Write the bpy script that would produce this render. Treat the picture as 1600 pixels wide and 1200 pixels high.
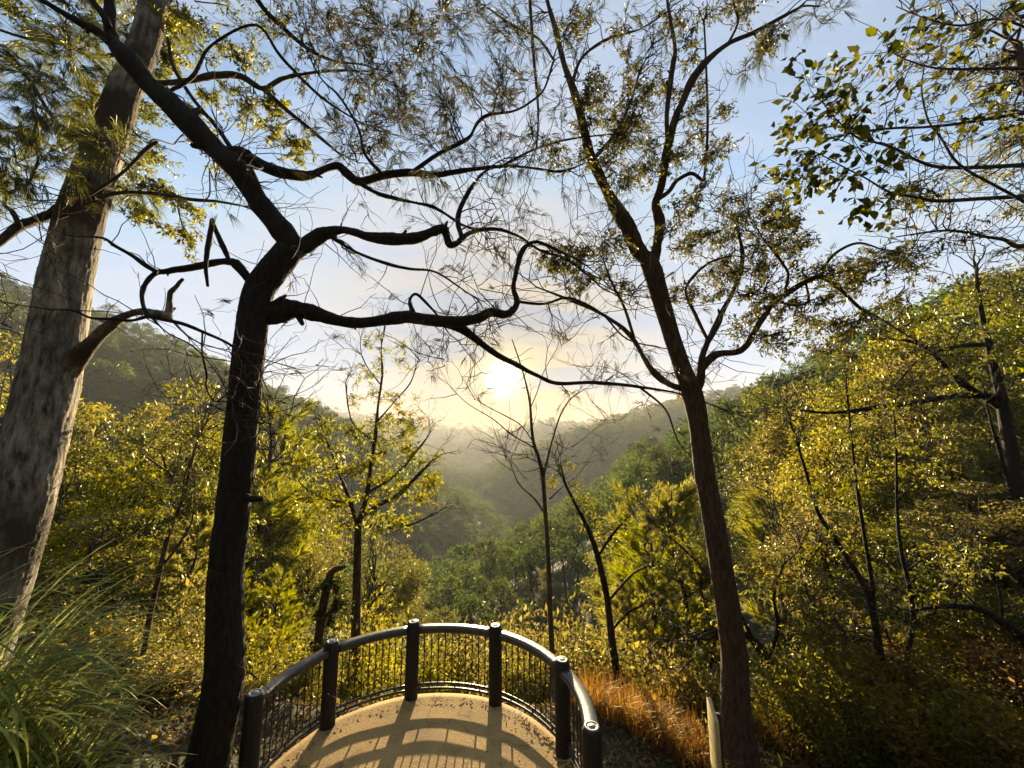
import bpy, math, random
import numpy as np
from mathutils import Vector

# ------------------------------------------------------------------ clear
for o in list(bpy.data.objects):
    bpy.data.objects.remove(o)
SC = bpy.context.scene
COL = SC.collection
random.seed(7)
RNG = np.random.RandomState(11)

# ------------------------------------------------------------------ camera
FPX = 615.0
PITCH = math.atan(90.0 / FPX)
CAM_H = 4.1
cam_d = bpy.data.cameras.new('camera')
cam_d.sensor_width = 36.0
cam_d.lens = 36.0 * FPX / 1600.0
cam_d.clip_start = 0.05
cam_d.clip_end = 20000
cam = bpy.data.objects.new('camera', cam_d)
COL.objects.link(cam)
cam.location = (0, 0, CAM_H)
cam.rotation_euler = (math.pi / 2 + PITCH, 0, 0)
SC.camera = cam

# ------------------------------------------------------------------ sky and sun
SUN_EL = math.radians(9.07)
SUN_AZ = math.radians(-1.2)          # from +Y towards +X
SUN_DIR = Vector((math.sin(SUN_AZ) * math.cos(SUN_EL), math.cos(SUN_AZ) * math.cos(SUN_EL), math.sin(SUN_EL)))

W = bpy.data.worlds.new('World')
SC.world = W
W.use_nodes = True
nt = W.node_tree
nt.nodes.clear()


def N(nt, t, **kw):
    n = nt.nodes.new(t)
    for k, v in kw.items():
        setattr(n, k, v)
    return n


def math_node(nt, op, a, b=None, clamp=False):
    n = N(nt, 'ShaderNodeMath', operation=op, use_clamp=clamp)
    for i, v in enumerate((a, b)):
        if v is None:
            continue
        if isinstance(v, (int, float)):
            n.inputs[i].default_value = v
        else:
            nt.links.new(v, n.inputs[i])
    return n.outputs[0]


def mixc(nt, fac, a, b, blend='MIX'):
    n = N(nt, 'ShaderNodeMix', data_type='RGBA', blend_type=blend)
    n.clamp_factor = True
    for sock, v in ((n.inputs[0], fac), (n.inputs[6], a), (n.inputs[7], b)):
        if isinstance(v, (int, float)):
            sock.default_value = v
        elif isinstance(v, tuple):
            sock.default_value = (*v, 1) if len(v) == 3 else v
        else:
            nt.links.new(v, sock)
    return n.outputs[2]


def ramp(nt, fac, stops, interp='LINEAR'):
    n = N(nt, 'ShaderNodeValToRGB')
    cr = n.color_ramp
    cr.interpolation = interp
    while len(cr.elements) > 1:
        cr.elements.remove(cr.elements[-1])
    cr.elements[0].position = stops[0][0]
    cr.elements[0].color = (*stops[0][1], 1)
    for p, c in stops[1:]:
        e = cr.elements.new(p)
        e.color = (*c, 1)
    nt.links.new(fac, n.inputs[0])
    return n.outputs[0]


def build_world():
    out = N(nt, 'ShaderNodeOutputWorld')
    bg = N(nt, 'ShaderNodeBackground')
    bg.inputs[1].default_value = 0.05
    nt.links.new(bg.outputs[0], out.inputs[0])
    sky = N(nt, 'ShaderNodeTexSky', sky_type='NISHITA')
    sky.sun_disc = False
    sky.sun_elevation = SUN_EL
    sky.sun_rotation = SUN_AZ
    sky.air_density = 1.0
    sky.dust_density = 0.25
    sky.ozone_density = 1.5
    tc = N(nt, 'ShaderNodeTexCoord')
    sep = N(nt, 'ShaderNodeSeparateXYZ')
    nt.links.new(tc.outputs['Generated'], sep.inputs[0])
    z = math_node(nt, 'MAXIMUM', sep.outputs[2], 0.0)
    zz = math_node(nt, 'ADD', z, 0.16)
    cx = math_node(nt, 'DIVIDE', sep.outputs[0], zz)
    cy = math_node(nt, 'DIVIDE', sep.outputs[1], zz)
    comb = N(nt, 'ShaderNodeCombineXYZ')
    nt.links.new(cx, comb.inputs[0])
    nt.links.new(cy, comb.inputs[1])
    mp = N(nt, 'ShaderNodeMapping')
    mp.inputs['Scale'].default_value = (0.55, 1.5, 1)
    mp.inputs['Rotation'].default_value = (0, 0, 0.25)
    nt.links.new(comb.outputs[0], mp.inputs[0])
    n1 = N(nt, 'ShaderNodeTexNoise')
    n1.inputs['Scale'].default_value = 1.5
    n1.inputs['Detail'].default_value = 6
    n1.inputs['Roughness'].default_value = 0.55
    n1.inputs['Distortion'].default_value = 0.5
    nt.links.new(mp.outputs[0], n1.inputs['Vector'])
    cl = ramp(nt, n1.outputs[0], [(0.41, (0, 0, 0)), (0.60, (1, 1, 1))], 'EASE')
    # angle from the sun
    dot = N(nt, 'ShaderNodeVectorMath', operation='DOT_PRODUCT')
    nt.links.new(tc.outputs['Generated'], dot.inputs[0])
    dot.inputs[1].default_value = SUN_DIR
    d = math_node(nt, 'MINIMUM', dot.outputs['Value'], 1.0)
    ang = math_node(nt, 'ARCCOSINE', d)

    def gauss(w):
        q = math_node(nt, 'DIVIDE', ang, math.radians(w))
        q = math_node(nt, 'MULTIPLY', q, q)
        return math_node(nt, 'EXPONENT', math_node(nt, 'MULTIPLY', q, -1.0))
    # clouds: pale blue white, lit warm towards the sun
    near = gauss(24)
    cream = mixc(nt, cl, (1.75, 1.85, 2.1), (3.5, 2.7, 1.6))
    ccol = mixc(nt, near, (3.4, 3.8, 4.5), cream)
    lowv = math_node(nt, 'EXPONENT', math_node(nt, 'MULTIPLY', math_node(nt, 'DIVIDE', z, 0.30), -1.0))
    veil = math_node(nt, 'MAXIMUM', math_node(nt, 'MULTIPLY', gauss(34), 0.94), math_node(nt, 'MULTIPLY', lowv, 0.97))
    inv = math_node(nt, 'MULTIPLY', math_node(nt, 'SUBTRACT', 1.0, math_node(nt, 'MULTIPLY', cl, 0.55)), math_node(nt, 'SUBTRACT', 1.0, veil))
    cfac = math_node(nt, 'SUBTRACT', 1.0, inv)
    skyb = mixc(nt, 1.0, sky.outputs[0], (1.5, 1.55, 1.6), 'MULTIPLY')
    cap = N(nt, 'ShaderNodeVectorMath', operation='MINIMUM')
    nt.links.new(skyb, cap.inputs[0])
    cap.inputs[1].default_value = (2.7, 3.4, 4.6)
    base = mixc(nt, cfac, cap.outputs[0], ccol)
    # low band of sunset colour along the horizon below the sun
    el = math_node(nt, 'ARCSINE', sep.outputs[2])
    q = math_node(nt, 'DIVIDE', math_node(nt, 'SUBTRACT', el, math.radians(3.6)), math.radians(2.9))
    band = math_node(nt, 'EXPONENT', math_node(nt, 'MULTIPLY', math_node(nt, 'MULTIPLY', q, q), -1.0))
    band = math_node(nt, 'MULTIPLY', band, gauss(26))
    base = mixc(nt, math_node(nt, 'MULTIPLY', band, 0.96), base, (4.4, 1.75, 0.45))
    # the veiled sun and its aureole
    g1 = math_node(nt, 'MULTIPLY', gauss(1.8), 60.0)
    g2 = math_node(nt, 'MULTIPLY', gauss(5.5), 1.7)
    gl = math_node(nt, 'ADD', g1, g2)
    add = mixc(nt, 1.0, base, (0, 0, 0), 'ADD')
    m = N(nt, 'ShaderNodeVectorMath', operation='SCALE')
    m.inputs[0].default_value = (1.0, 0.77, 0.30)
    nt.links.new(gl, m.inputs['Scale'])
    nt.links.new(m.outputs[0], add.node.inputs[7])
    nt.links.new(add, bg.inputs[0])


build_world()

sun_d = bpy.data.lights.new('sun', 'SUN')
sun_d.energy = 5.0
sun_d.angle = math.radians(0.5)
sun_d.color = (1.0, 0.79, 0.46)
sun = bpy.data.objects.new('sun', sun_d)
COL.objects.link(sun)
sun.location = (0, 0, 60)
sun.rotation_euler = (-SUN_DIR).to_track_quat('-Z', 'Y').to_euler()

vs = SC.view_settings
vs.view_transform = 'Standard'
vs.look = 'None'
vs.exposure = 2.0
vs.gamma = 1.0
vs.use_curve_mapping = False
cy = SC.cycles
cy.use_denoising = True
cy.max_bounces = 5
cy.diffuse_bounces = 2
cy.use_adaptive_sampling = True
cy.adaptive_threshold = 0.02
cy.glossy_bounces = 2
cy.transmission_bounces = 4
cy.volume_bounces = 0
cy.sample_clamp_indirect = 4.0

# ------------------------------------------------------------------ helpers


def P(px, py, Y):
    """world point seen at pixel (of the 1600x1200 frame) at world distance y = Y"""
    r = (px - 800.0) / FPX
    d = (py - 600.0) / FPX
    v = np.array([r, math.cos(PITCH) + d * math.sin(PITCH), math.sin(PITCH) - d * math.cos(PITCH)])
    return np.array([0, 0, CAM_H]) + v * (Y / v[1])


def make_mesh(name, V, Fs, smooth=True):
    V = np.asarray(V, dtype=np.float32).reshape(-1, 3)
    me = bpy.data.meshes.new(name)
    Fs = [np.asarray(f, dtype=np.int32) for f in Fs if len(f)]
    me.vertices.add(len(V))
    me.vertices.foreach_set('co', V.ravel())
    nl = sum(f.size for f in Fs)
    nf = sum(len(f) for f in Fs)
    me.loops.add(nl)
    me.loops.foreach_set('vertex_index', np.concatenate([f.ravel() for f in Fs]))
    me.polygons.add(nf)
    tot = np.concatenate([np.full(len(f), f.shape[1], dtype=np.int32) for f in Fs])
    st = np.concatenate([[0], np.cumsum(tot)[:-1]]).astype(np.int32)
    me.polygons.foreach_set('loop_start', st)
    me.polygons.foreach_set('loop_total', tot)
    if smooth:
        me.polygons.foreach_set('use_smooth', np.ones(nf, dtype=bool))
    me.update()
    me.validate()
    return me


def obj(name, me, mat=None, parent=None, loc=(0, 0, 0), kind=None):
    o = bpy.data.objects.new(name, me)
    COL.objects.link(o)
    o.location = loc
    if mat is not None and len(me.materials) == 0:
        me.materials.append(mat)
    if parent is not None:
        o.parent = parent
    if kind:
        o['kind'] = kind
    return o


def tag(o, label=None, cat=None, group=None, kind=None):
    if label:
        o['label'] = label
    if cat:
        o['category'] = cat
    if group:
        o['group'] = group
    if kind:
        o['kind'] = kind
    return o


def empty(name, loc):
    o = bpy.data.objects.new(name, None)
    o.empty_display_size = 0.2
    COL.objects.link(o)
    o.location = tuple(float(c) for c in loc)
    return o


class Acc:
    """collects vertices and faces of one mesh"""

    def __init__(self):
        self.V = []
        self.F = {}
        self.n = 0

    def add(self, V, Fs):
        V = np.asarray(V, dtype=float).reshape(-1, 3)
        for f in Fs:
            f = np.asarray(f)
            if len(f):
                self.F.setdefault(f.shape[1], []).append(f + self.n)
        self.V.append(V)
        self.n += len(V)

    def mesh(self, name, origin=(0, 0, 0), smooth=True):
        V = np.concatenate(self.V) - np.asarray(origin, dtype=float)
        return make_mesh(name, V, [np.concatenate(f) for f in self.F.values()], smooth)


def catmull(pts, k):
    p = np.asarray(pts, dtype=float)
    if len(p) < 3:
        t = np.linspace(0, 1, k + 1)[:, None]
        return p[0] * (1 - t) + p[-1] * t
    q = np.vstack([2 * p[0] - p[1], p, 2 * p[-1] - p[-2]])
    out = []
    t = np.linspace(0, 1, k, endpoint=False)[:, None]
    for i in range(1, len(q) - 2):
        a, b, c, d = q[i - 1], q[i], q[i + 1], q[i + 2]
        out.append(0.5 * (2 * b + (c - a) * t + (2 * a - 5 * b + 4 * c - d) * t * t + (3 * b - a - 3 * c + d) * t ** 3))
    out.append(p[-1:])
    return np.vstack(out)


def tube(pts, rad, n=6, rough=0.0, rng=RNG, cap=True, flute=0.0):
    pts = np.asarray(pts, dtype=float)
    m = len(pts)
    rad = np.asarray(rad, dtype=float)
    T = np.gradient(pts, axis=0)
    T /= np.linalg.norm(T, axis=1)[:, None] + 1e-9
    u = np.array([0.0, 1.0, 0.0]) if abs(T[0][1]) < 0.9 else np.array([1.0, 0, 0])
    U = np.zeros_like(pts)
    for i in range(m):
        u = u - T[i] * np.dot(u, T[i])
        u /= np.linalg.norm(u) + 1e-9
        U[i] = u
    Wv = np.cross(T, U)
    a = np.linspace(0, 2 * math.pi, n, endpoint=False)
    R = np.repeat(rad[:, None], n, 1)
    if rough:
        s = np.arange(m)[:, None] / 5.0
        ph = rng.rand(8) * 6.28
        nz = (np.sin(2 * a[None] + s * 0.9 + ph[0]) * 0.5 + np.sin(3 * a[None] - s * 1.3 + ph[1]) * 0.4
              + np.sin(5 * a[None] + s * 2.1 + ph[2]) * 0.3 + np.sin(s * 1.7 + ph[3]) * 0.5 + rng.randn(m, n) * 0.35)
        R = R * (1 + rough * nz)
    if flute:
        # vertical bark plates split by fissures
        s = np.arange(m)[:, None] * 1.0
        p1 = np.abs(np.sin(8 * a[None] + 1.5 * np.sin(s / 13) + 0.6 * np.sin(s / 4.1 + 3 * a[None])))
        p2 = np.abs(np.sin(15 * a[None] - 1.3 * np.sin(s / 7 + 2) + 0.8 * np.sin(s / 2.3))) * (0.6 + 0.4 * np.sin(s / 3.1 + 5 * a[None]))
        R = R * (1 + flute * (p1 ** 0.5 + 0.8 * p2 ** 0.6 - 1.0 + 0.25 * rng.randn(m, n)))
    V = pts[:, None, :] + R[:, :, None] * (np.cos(a)[None, :, None] * U[:, None, :] + np.sin(a)[None, :, None] * Wv[:, None, :])
    V = V.reshape(-1, 3)
    i = np.arange(m - 1)[:, None] * n
    j = np.arange(n)[None]
    j2 = (j + 1) % n
    F = np.stack([i + j, i + j2, i + n + j2, i + n + j], -1).reshape(-1, 4)
    Fs = [F]
    if cap:
        V = np.vstack([V, pts[-1:] + T[-1] * rad[-1] * 0.6, pts[:1]])
        k = m * n
        jj = np.arange(n)
        Fs.append(np.stack([(m - 1) * n + jj, (m - 1) * n + (jj + 1) % n, np.full(n, k)], -1))
        Fs.append(np.stack([(jj + 1) % n, jj, np.full(n, k + 1)], -1))
    return V, Fs


def unit(v):
    return v / (np.linalg.norm(v, axis=-1, keepdims=True) + 1e-9)


def rand_dirs(n, rng=RNG):
    return unit(rng.randn(n, 3))


def leaf_quads(B, D, L, Wd, rng=RNG, fold=0.12, upbias=0.0):
    """flat pointed leaves: base, side, tip, side"""
    n = len(B)
    B = np.asarray(B)
    D = unit(np.asarray(D))
    L = np.broadcast_to(np.asarray(L, dtype=float), (n,))[:, None]
    Wd = np.broadcast_to(np.asarray(Wd, dtype=float), (n,))[:, None]
    r = rand_dirs(n, rng) + np.array([0, 0, upbias])
    S = unit(np.cross(D, r))
    Nn = np.cross(S, D)
    V = np.stack([B, B + D * L * 0.42 + S * Wd * 0.5 + Nn * L * fold, B + D * L - Nn * L * fold * 0.4, B + D * L * 0.42 - S * Wd * 0.5 + Nn * L * fold], 1)
    F = np.arange(4 * n).reshape(n, 4)
    return V.reshape(-1, 3), [F]


def needle_tris(B, D, L, Wd, rng=RNG, droop=0.25):
    n = len(B)
    D = unit(np.asarray(D))
    L = np.broadcast_to(np.asarray(L, dtype=float), (n,))[:, None]
    Wd = np.broadcast_to(np.asarray(Wd, dtype=float), (n,))[:, None]
    S = unit(np.cross(D, rand_dirs(n, rng)))
    M = B + D * L * 0.5
    Tp = B + D * L + np.array([0, 0, -1.0]) * L * droop
    V = np.stack([B - S * Wd * 0.5, B + S * Wd * 0.5, M + S * Wd * 0.5, M - S * Wd * 0.5, Tp], 1).reshape(-1, 3)
    i = np.arange(n)[:, None] * 5
    return V, [i + np.array([[0, 1, 2, 3]]), i + np.array([[3, 2, 4]])]


def wander(a, b, n=6, wob=0.12, sag=0.0, rng=RNG):
    a = np.asarray(a, dtype=float)
    b = np.asarray(b, dtype=float)
    t = np.linspace(0, 1, n)[:, None]
    L = np.linalg.norm(b - a)
    off = rng.randn(n, 3) * L * wob * np.sin(np.pi * t) ** 0.7
    p = a + (b - a) * t + off
    p[:, 2] += (np.sin(np.pi * t) * L * sag)[:, 0]
    p[0] = a
    p[-1] = b
    return p


# ------------------------------------------------------------------ materials
def new_mat(name):
    m = bpy.data.materials.new(name)
    m.use_nodes = True
    m.node_tree.nodes.clear()
    return m, m.node_tree


def leaf_mat(name, dark, light, tdark, tlight, trans=0.5, gloss_rough=0.45, obj_var=0.35, gloss=0.13):
    m, t = new_mat(name)
    out = N(t, 'ShaderNodeOutputMaterial')
    geo = N(t, 'ShaderNodeNewGeometry')
    oi = N(t, 'ShaderNodeObjectInfo')
    fac = math_node(t, 'ADD', math_node(t, 'MULTIPLY', geo.outputs['Random Per Island'], 1 - obj_var),
                    math_node(t, 'MULTIPLY', oi.outputs['Random'], obj_var))
    cd = mixc(t, fac, dark, light)
    ct = mixc(t, fac, tdark, tlight)
    hv = N(t, 'ShaderNodeHueSaturation')
    hr = math_node(t, 'FRACT', math_node(t, 'MULTIPLY', oi.outputs['Random'], 7.31))
    t.links.new(math_node(t, 'ADD', 0.485, math_node(t, 'MULTIPLY', hr, 0.035)), hv.inputs['Hue'])
    t.links.new(math_node(t, 'ADD', 0.88, math_node(t, 'MULTIPLY', hr, 0.24)), hv.inputs['Saturation'])
    t.links.new(ct, hv.inputs['Color'])
    ct = hv.outputs[0]
    df = N(t, 'ShaderNodeBsdfDiffuse')
    tr = N(t, 'ShaderNodeBsdfTranslucent')
    gl = N(t, 'ShaderNodeBsdfGlossy')
    gl.inputs['Roughness'].default_value = gloss_rough
    gl.inputs['Color'].default_value = (0.8, 0.75, 0.55, 1)
    t.links.new(cd, df.inputs[0])
    t.links.new(ct, tr.inputs[0])
    mx = N(t, 'ShaderNodeMixShader')
    mx.inputs[0].default_value = trans
    t.links.new(df.outputs[0], mx.inputs[1])
    t.links.new(tr.outputs[0], mx.inputs[2])
    fr = N(t, 'ShaderNodeFresnel')
    fr.inputs[0].default_value = 1.36
    mx2 = N(t, 'ShaderNodeMixShader')
    t.links.new(math_node(t, 'MULTIPLY', fr.outputs[0], gloss), mx2.inputs[0])
    t.links.new(mx.outputs[0], mx2.inputs[1])
    t.links.new(gl.outputs[0], mx2.inputs[2])
    t.links.new(mx2.outputs[0], out.inputs[0])
    return m


def rough_mat(name, c1, c2, scale=(8, 8, 8), rough=0.85, bump=0.5, detail=6, c3=None, c3_scale=1.2, dist=0.02, spec=0.3, thr=(0.35, 0.65), c3_thr=(0.45, 0.62)):
    m, t = new_mat(name)
    out = N(t, 'ShaderNodeOutputMaterial')
    bs = N(t, 'ShaderNodeBsdfPrincipled')
    bs.inputs['Roughness'].default_value = rough
    bs.inputs['Specular IOR Level'].default_value = spec
    tc = N(t, 'ShaderNodeTexCoord')
    mp = N(t, 'ShaderNodeMapping')
    mp.inputs['Scale'].default_value = scale
    t.links.new(tc.outputs['Object'], mp.inputs[0])
    n1 = N(t, 'ShaderNodeTexNoise')
    n1.inputs['Scale'].default_value = 1.0
    n1.inputs['Detail'].default_value = detail
    n1.inputs['Roughness'].default_value = 0.65
    t.links.new(mp.outputs[0], n1.inputs['Vector'])
    f = ramp(t, n1.outputs[0], [(thr[0], (0, 0, 0)), (thr[1], (1, 1, 1))])
    col = mixc(t, f, c1, c2)
    if c3 is not None:
        n2 = N(t, 'ShaderNodeTexNoise')
        n2.inputs['Scale'].default_value = c3_scale
        n2.inputs['Detail'].default_value = 4
        t.links.new(tc.outputs['Object'], n2.inputs['Vector'])
        f2 = ramp(t, n2.outputs[0], [(c3_thr[0], (0, 0, 0)), (c3_thr[1], (1, 1, 1))])
        col = mixc(t, f2, col, c3)
    t.links.new(col, bs.inputs['Base Color'])
    bp = N(t, 'ShaderNodeBump')
    bp.inputs['Strength'].default_value = bump
    bp.inputs['Distance'].default_value = dist
    t.links.new(n1.outputs[0], bp.inputs['Height'])
    t.links.new(bp.outputs[0], bs.inputs['Normal'])
    t.links.new(bs.outputs[0], out.inputs[0])
    return m


M = {}
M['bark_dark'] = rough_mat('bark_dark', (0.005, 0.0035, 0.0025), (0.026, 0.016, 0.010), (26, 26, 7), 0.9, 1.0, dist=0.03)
M['bark_pale'] = rough_mat('bark_pale', (0.04, 0.032, 0.025), (0.40, 0.345, 0.265), (15, 15, 3.6), 0.88, 1.0, detail=10, dist=0.05, c3=(0.060, 0.043, 0.030), c3_scale=1.3, c3_thr=(0.42, 0.60))
M['bark_brown'] = rough_mat('bark_brown', (0.02, 0.010, 0.005), (0.085, 0.045, 0.020), (22, 22, 6), 0.88, 0.9, dist=0.02)
M['bark_mid'] = rough_mat('bark_mid', (0.02, 0.014, 0.009), (0.09, 0.065, 0.042), (14, 14, 4), 0.88, 0.7)
M['twig'] = rough_mat('twig', (0.015, 0.010, 0.006), (0.045, 0.029, 0.018), (10, 10, 10), 0.8, 0.2)
M['twig_pale'] = rough_mat('twig_pale', (0.05, 0.037, 0.025), (0.14, 0.105, 0.07), (10, 10, 10), 0.8, 0.2)
M['leaf_gum'] = leaf_mat('leaf_gum', (0.026, 0.036, 0.008), (0.08, 0.085, 0.015), (0.085, 0.09, 0.008), (0.50, 0.40, 0.035), trans=0.58, gloss=0.13)
M['leaf_fresh'] = leaf_mat('leaf_fresh', (0.04, 0.06, 0.015), (0.11, 0.13, 0.035), (0.20, 0.24, 0.03), (0.55, 0.56, 0.10), trans=0.55)
M['leaf_olive'] = leaf_mat('leaf_olive', (0.022, 0.032, 0.009), (0.065, 0.075, 0.018), (0.06, 0.075, 0.009), (0.34, 0.31, 0.03), trans=0.55)
M['leaf_brown'] = leaf_mat('leaf_brown', (0.06, 0.035, 0.012), (0.15, 0.09, 0.025), (0.24, 0.13, 0.015), (0.50, 0.30, 0.03))
M['needle_mid'] = leaf_mat('needle_mid', (0.02, 0.032, 0.009), (0.06, 0.075, 0.018), (0.10, 0.12, 0.014), (0.40, 0.38, 0.05), trans=0.5)
M['leaf_joined'] = leaf_mat('leaf_joined', (0.015, 0.022, 0.006), (0.045, 0.055, 0.012), (0.015, 0.022, 0.003), (0.24, 0.22, 0.012), trans=0.42, obj_var=0.1, gloss=0.06)
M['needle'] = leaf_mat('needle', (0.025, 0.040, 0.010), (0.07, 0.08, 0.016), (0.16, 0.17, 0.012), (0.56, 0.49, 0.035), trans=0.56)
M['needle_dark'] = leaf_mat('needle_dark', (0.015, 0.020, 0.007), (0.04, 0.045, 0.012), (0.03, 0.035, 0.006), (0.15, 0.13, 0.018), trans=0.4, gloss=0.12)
M['leaf_crown'] = leaf_mat('leaf_crown', (0.02, 0.028, 0.009), (0.06, 0.065, 0.018), (0.04, 0.045, 0.006), (0.22, 0.18, 0.02), trans=0.42, gloss=0.14)
M['leaf_broad'] = leaf_mat('leaf_broad', (0.02, 0.03, 0.008), (0.05, 0.07, 0.015), (0.02, 0.03, 0.004), (0.30, 0.28, 0.015), trans=0.42, obj_var=0.95, gloss=0.08)
M['leaf_far'] = leaf_mat('leaf_far', (0.012, 0.026, 0.011), (0.042, 0.060, 0.020), (0.04, 0.075, 0.018), (0.15, 0.18, 0.035), obj_var=0.65, gloss=0.05)
M['ivy'] = leaf_mat('ivy', (0.012, 0.022, 0.006), (0.035, 0.05, 0.012), (0.05, 0.07, 0.01), (0.14, 0.15, 0.015))
M['grass'] = leaf_mat('grass', (0.05, 0.09, 0.012), (0.28, 0.32, 0.07), (0.20, 0.26, 0.03), (0.85, 0.82, 0.34), trans=0.45, gloss_rough=0.4, gloss=0.06)
M['bronze'] = leaf_mat('bronze', (0.05, 0.018, 0.007), (0.24, 0.15, 0.05), (0.20, 0.05, 0.01), (0.62, 0.34, 0.09), trans=0.5, gloss=0.08)
M['litter'] = leaf_mat('litter', (0.06, 0.035, 0.016), (0.26, 0.165, 0.075), (0.12, 0.07, 0.03), (0.35, 0.22, 0.10), trans=0.25)
M['ground'] = rough_mat('ground', (0.03, 0.022, 0.012), (0.085, 0.06, 0.032), (3, 3, 3), 0.95, 0.6, c3=(0.026, 0.032, 0.012), c3_scale=0.12, c3_thr=(0.30, 0.46))
M['deck'] = rough_mat('deck', (0.29, 0.18, 0.06), (0.50, 0.325, 0.12), (38, 38, 38), 0.9, 0.45, detail=8, c3=(0.20, 0.12, 0.06), c3_scale=0.9, dist=0.012, c3_thr=(0.50, 0.72))


def deck_details(m):
    """hairline cracks and darker damp stains in the poured surface"""
    t = m.node_tree
    bs = next(n for n in t.nodes if n.type == 'BSDF_PRINCIPLED')
    src_col = bs.inputs['Base Color'].links[0].from_socket
    tc = N(t, 'ShaderNodeTexCoord')
    nz = N(t, 'ShaderNodeTexNoise')
    nz.inputs['Scale'].default_value = 0.75
    nz.inputs['Detail'].default_value = 5
    nz.inputs['Roughness'].default_value = 0.45
    t.links.new(tc.outputs['Object'], nz.inputs['Vector'])
    d = math_node(t, 'ABSOLUTE', math_node(t, 'SUBTRACT', nz.outputs[0], 0.52))
    crack = math_node(t, 'SUBTRACT', 1.0, math_node(t, 'DIVIDE', d, 0.0045), True)
    col = mixc(t, math_node(t, 'MULTIPLY', crack, 0.75), src_col, (0.09, 0.055, 0.03))
    n2 = N(t, 'ShaderNodeTexNoise')
    n2.inputs['Scale'].default_value = 2.6
    n2.inputs['Detail'].default_value = 7
    n2.inputs['Roughness'].default_value = 0.7
    t.links.new(tc.outputs['Object'], n2.inputs['Vector'])
    st = ramp(t, n2.outputs[0], [(0.50, (0, 0, 0)), (0.72, (1, 1, 1))])
    col = mixc(t, math_node(t, 'MULTIPLY', st, 0.6), col, (0.15, 0.09, 0.042))
    t.links.new(col, bs.inputs['Base Color'])


deck_details(M['deck'])
M['post'] = rough_mat('post', (0.006, 0.005, 0.004), (0.018, 0.013, 0.009), (30, 30, 4), 0.65, 0.8, spec=0.35)
M['post_cap'] = rough_mat('post_cap', (0.13, 0.12, 0.11), (0.26, 0.24, 0.22), (30, 30, 30), 0.5, 0.3, spec=0.5)
M['rail'] = rough_mat('rail', (0.018, 0.014, 0.011), (0.060, 0.050, 0.042), (9, 9, 40), 0.38, 0.5, spec=0.6, dist=0.008)
M['iron'] = rough_mat('iron', (0.010, 0.009, 0.008), (0.022, 0.019, 0.016), (20, 20, 20), 0.38, 0.1, spec=0.5)
M['timber'] = rough_mat('timber', (0.34, 0.25, 0.10), (0.52, 0.42, 0.19), (16, 16, 2.5), 0.7, 0.3)

# ------------------------------------------------------------------ terrain
RIDGES = [
    ([(-330, 40, 84), (-260, 120, 78), (-214, 210, 64), (-206, 293, 36), (-198, 360, 2), (-190, 420, -38), (-175, 470, -66)], 0.56),
    ([(80, -60, 22), (66, 20, 17), (64, 45, 16), (79, 72, 17), (88, 118, 15), (84, 160, -4), (74, 200, -32)], 0.62),
    ([(560, 380, 80), (350, 450, 70), (244, 495, 54), (195, 600, 33), (184, 800, 18), (150, 960, -20)], 0.36),
    ([(-150, 1110, -28), (-90, 1110, -14), (77, 1130, 40), (297, 1120, 52), (600, 1050, 70)], 0.30),
    ([(-920, 990, 79), (-500, 1254, 74), (-378, 1452, 64), (-236, 1452, 43), (-94, 1478, 31), (132, 1478, 35), (594, 1452, 50), (990, 1254, 76)], 0.26),
]
YS = [-250, -60, -22, -8, -2, 1, 2.6, 7.2, 9, 14, 25, 50, 90, 150, 250, 700, 1500, 2600]
ZS = [78, 46, 21, 8.0, 3.2, 2.4, -0.16, -0.22, -1.7, -5.4, -11.5, -22, -36, -50, -57, -60, -48, -20]  # unseen hillside behind the camera is raised and steepened to block sky fill


def sstep(e0, e1, x):
    t = np.clip((x - e0) / (e1 - e0), 0, 1)
    return t * t * (3 - 2 * t)


def terr(x, y):
    x = np.asarray(x, dtype=float)
    y = np.asarray(y, dtype=float)
    z = np.interp(y, YS, ZS)
    far = sstep(14, 60, y)
    a = np.clip(-x - 3.4, 0, None)
    b = np.clip(x - 4.5, 0, None)
    z = z + 0.26 * 60 * (1 - np.exp(-a / 60)) + 0.36 * 45 * (1 - np.exp(-b / 45))
    z = z - 0.45 * sstep(1.1, 2.6, x) * (1 - sstep(6, 10, x))
    z = z + 1.75 * sstep(-3.2, -4.15, x) * sstep(6.3, 3.6, y) * sstep(1.0, 3.0, y)
    acc = np.zeros_like(z)
    w = 2.5
    hs = [z]
    for pts, k in RIDGES:
        best = np.full(z.shape, -1e4)
        for (x0, y0, z0), (x1, y1, z1) in zip(pts[:-1], pts[1:]):
            dx, dy = x1 - x0, y1 - y0
            t = np.clip(((x - x0) * dx + (y - y0) * dy) / (dx * dx + dy * dy), 0, 1)
            dd = np.hypot(x - x0 - t * dx, y - y0 - t * dy)
            best = np.maximum(best, z0 + (z1 - z0) * t - k * (np.sqrt(dd * dd + 100) - 10))
        hs.append(best)
    mx = np.max(hs, axis=0)
    s = np.zeros_like(z)
    for h in hs:
        s = s + np.exp((h - mx) / w)
    zz = mx + w * np.log(s)
    d = np.hypot(x, y)
    nearw = sstep(10, 30, d)
    z = z * (1 - nearw) + zz * nearw
    amp = np.clip((d - 12) * 0.018, 0, 9)
    L = 14 + d * 0.09
    z = z + amp * (np.sin(x / 31 + 1.3 * np.sin(y / 47)) * 0.5 + np.sin(y / 39 + x / 63 + 2) * 0.4 + np.sin(x / 11.3 + y / 14.1) * 0.12 + np.sin(x / 131 - y / 97) * 0.6)
    z = z + 0.05 * np.sin(x * 2.1 + y) * np.sin(y * 1.7 - x * 0.6) * (1 - sstep(-3.2, -2.8, x) * (1 - sstep(0.9, 1.3, x)) * (1 - sstep(7.2, 7.6, y)))
    return z


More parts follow.
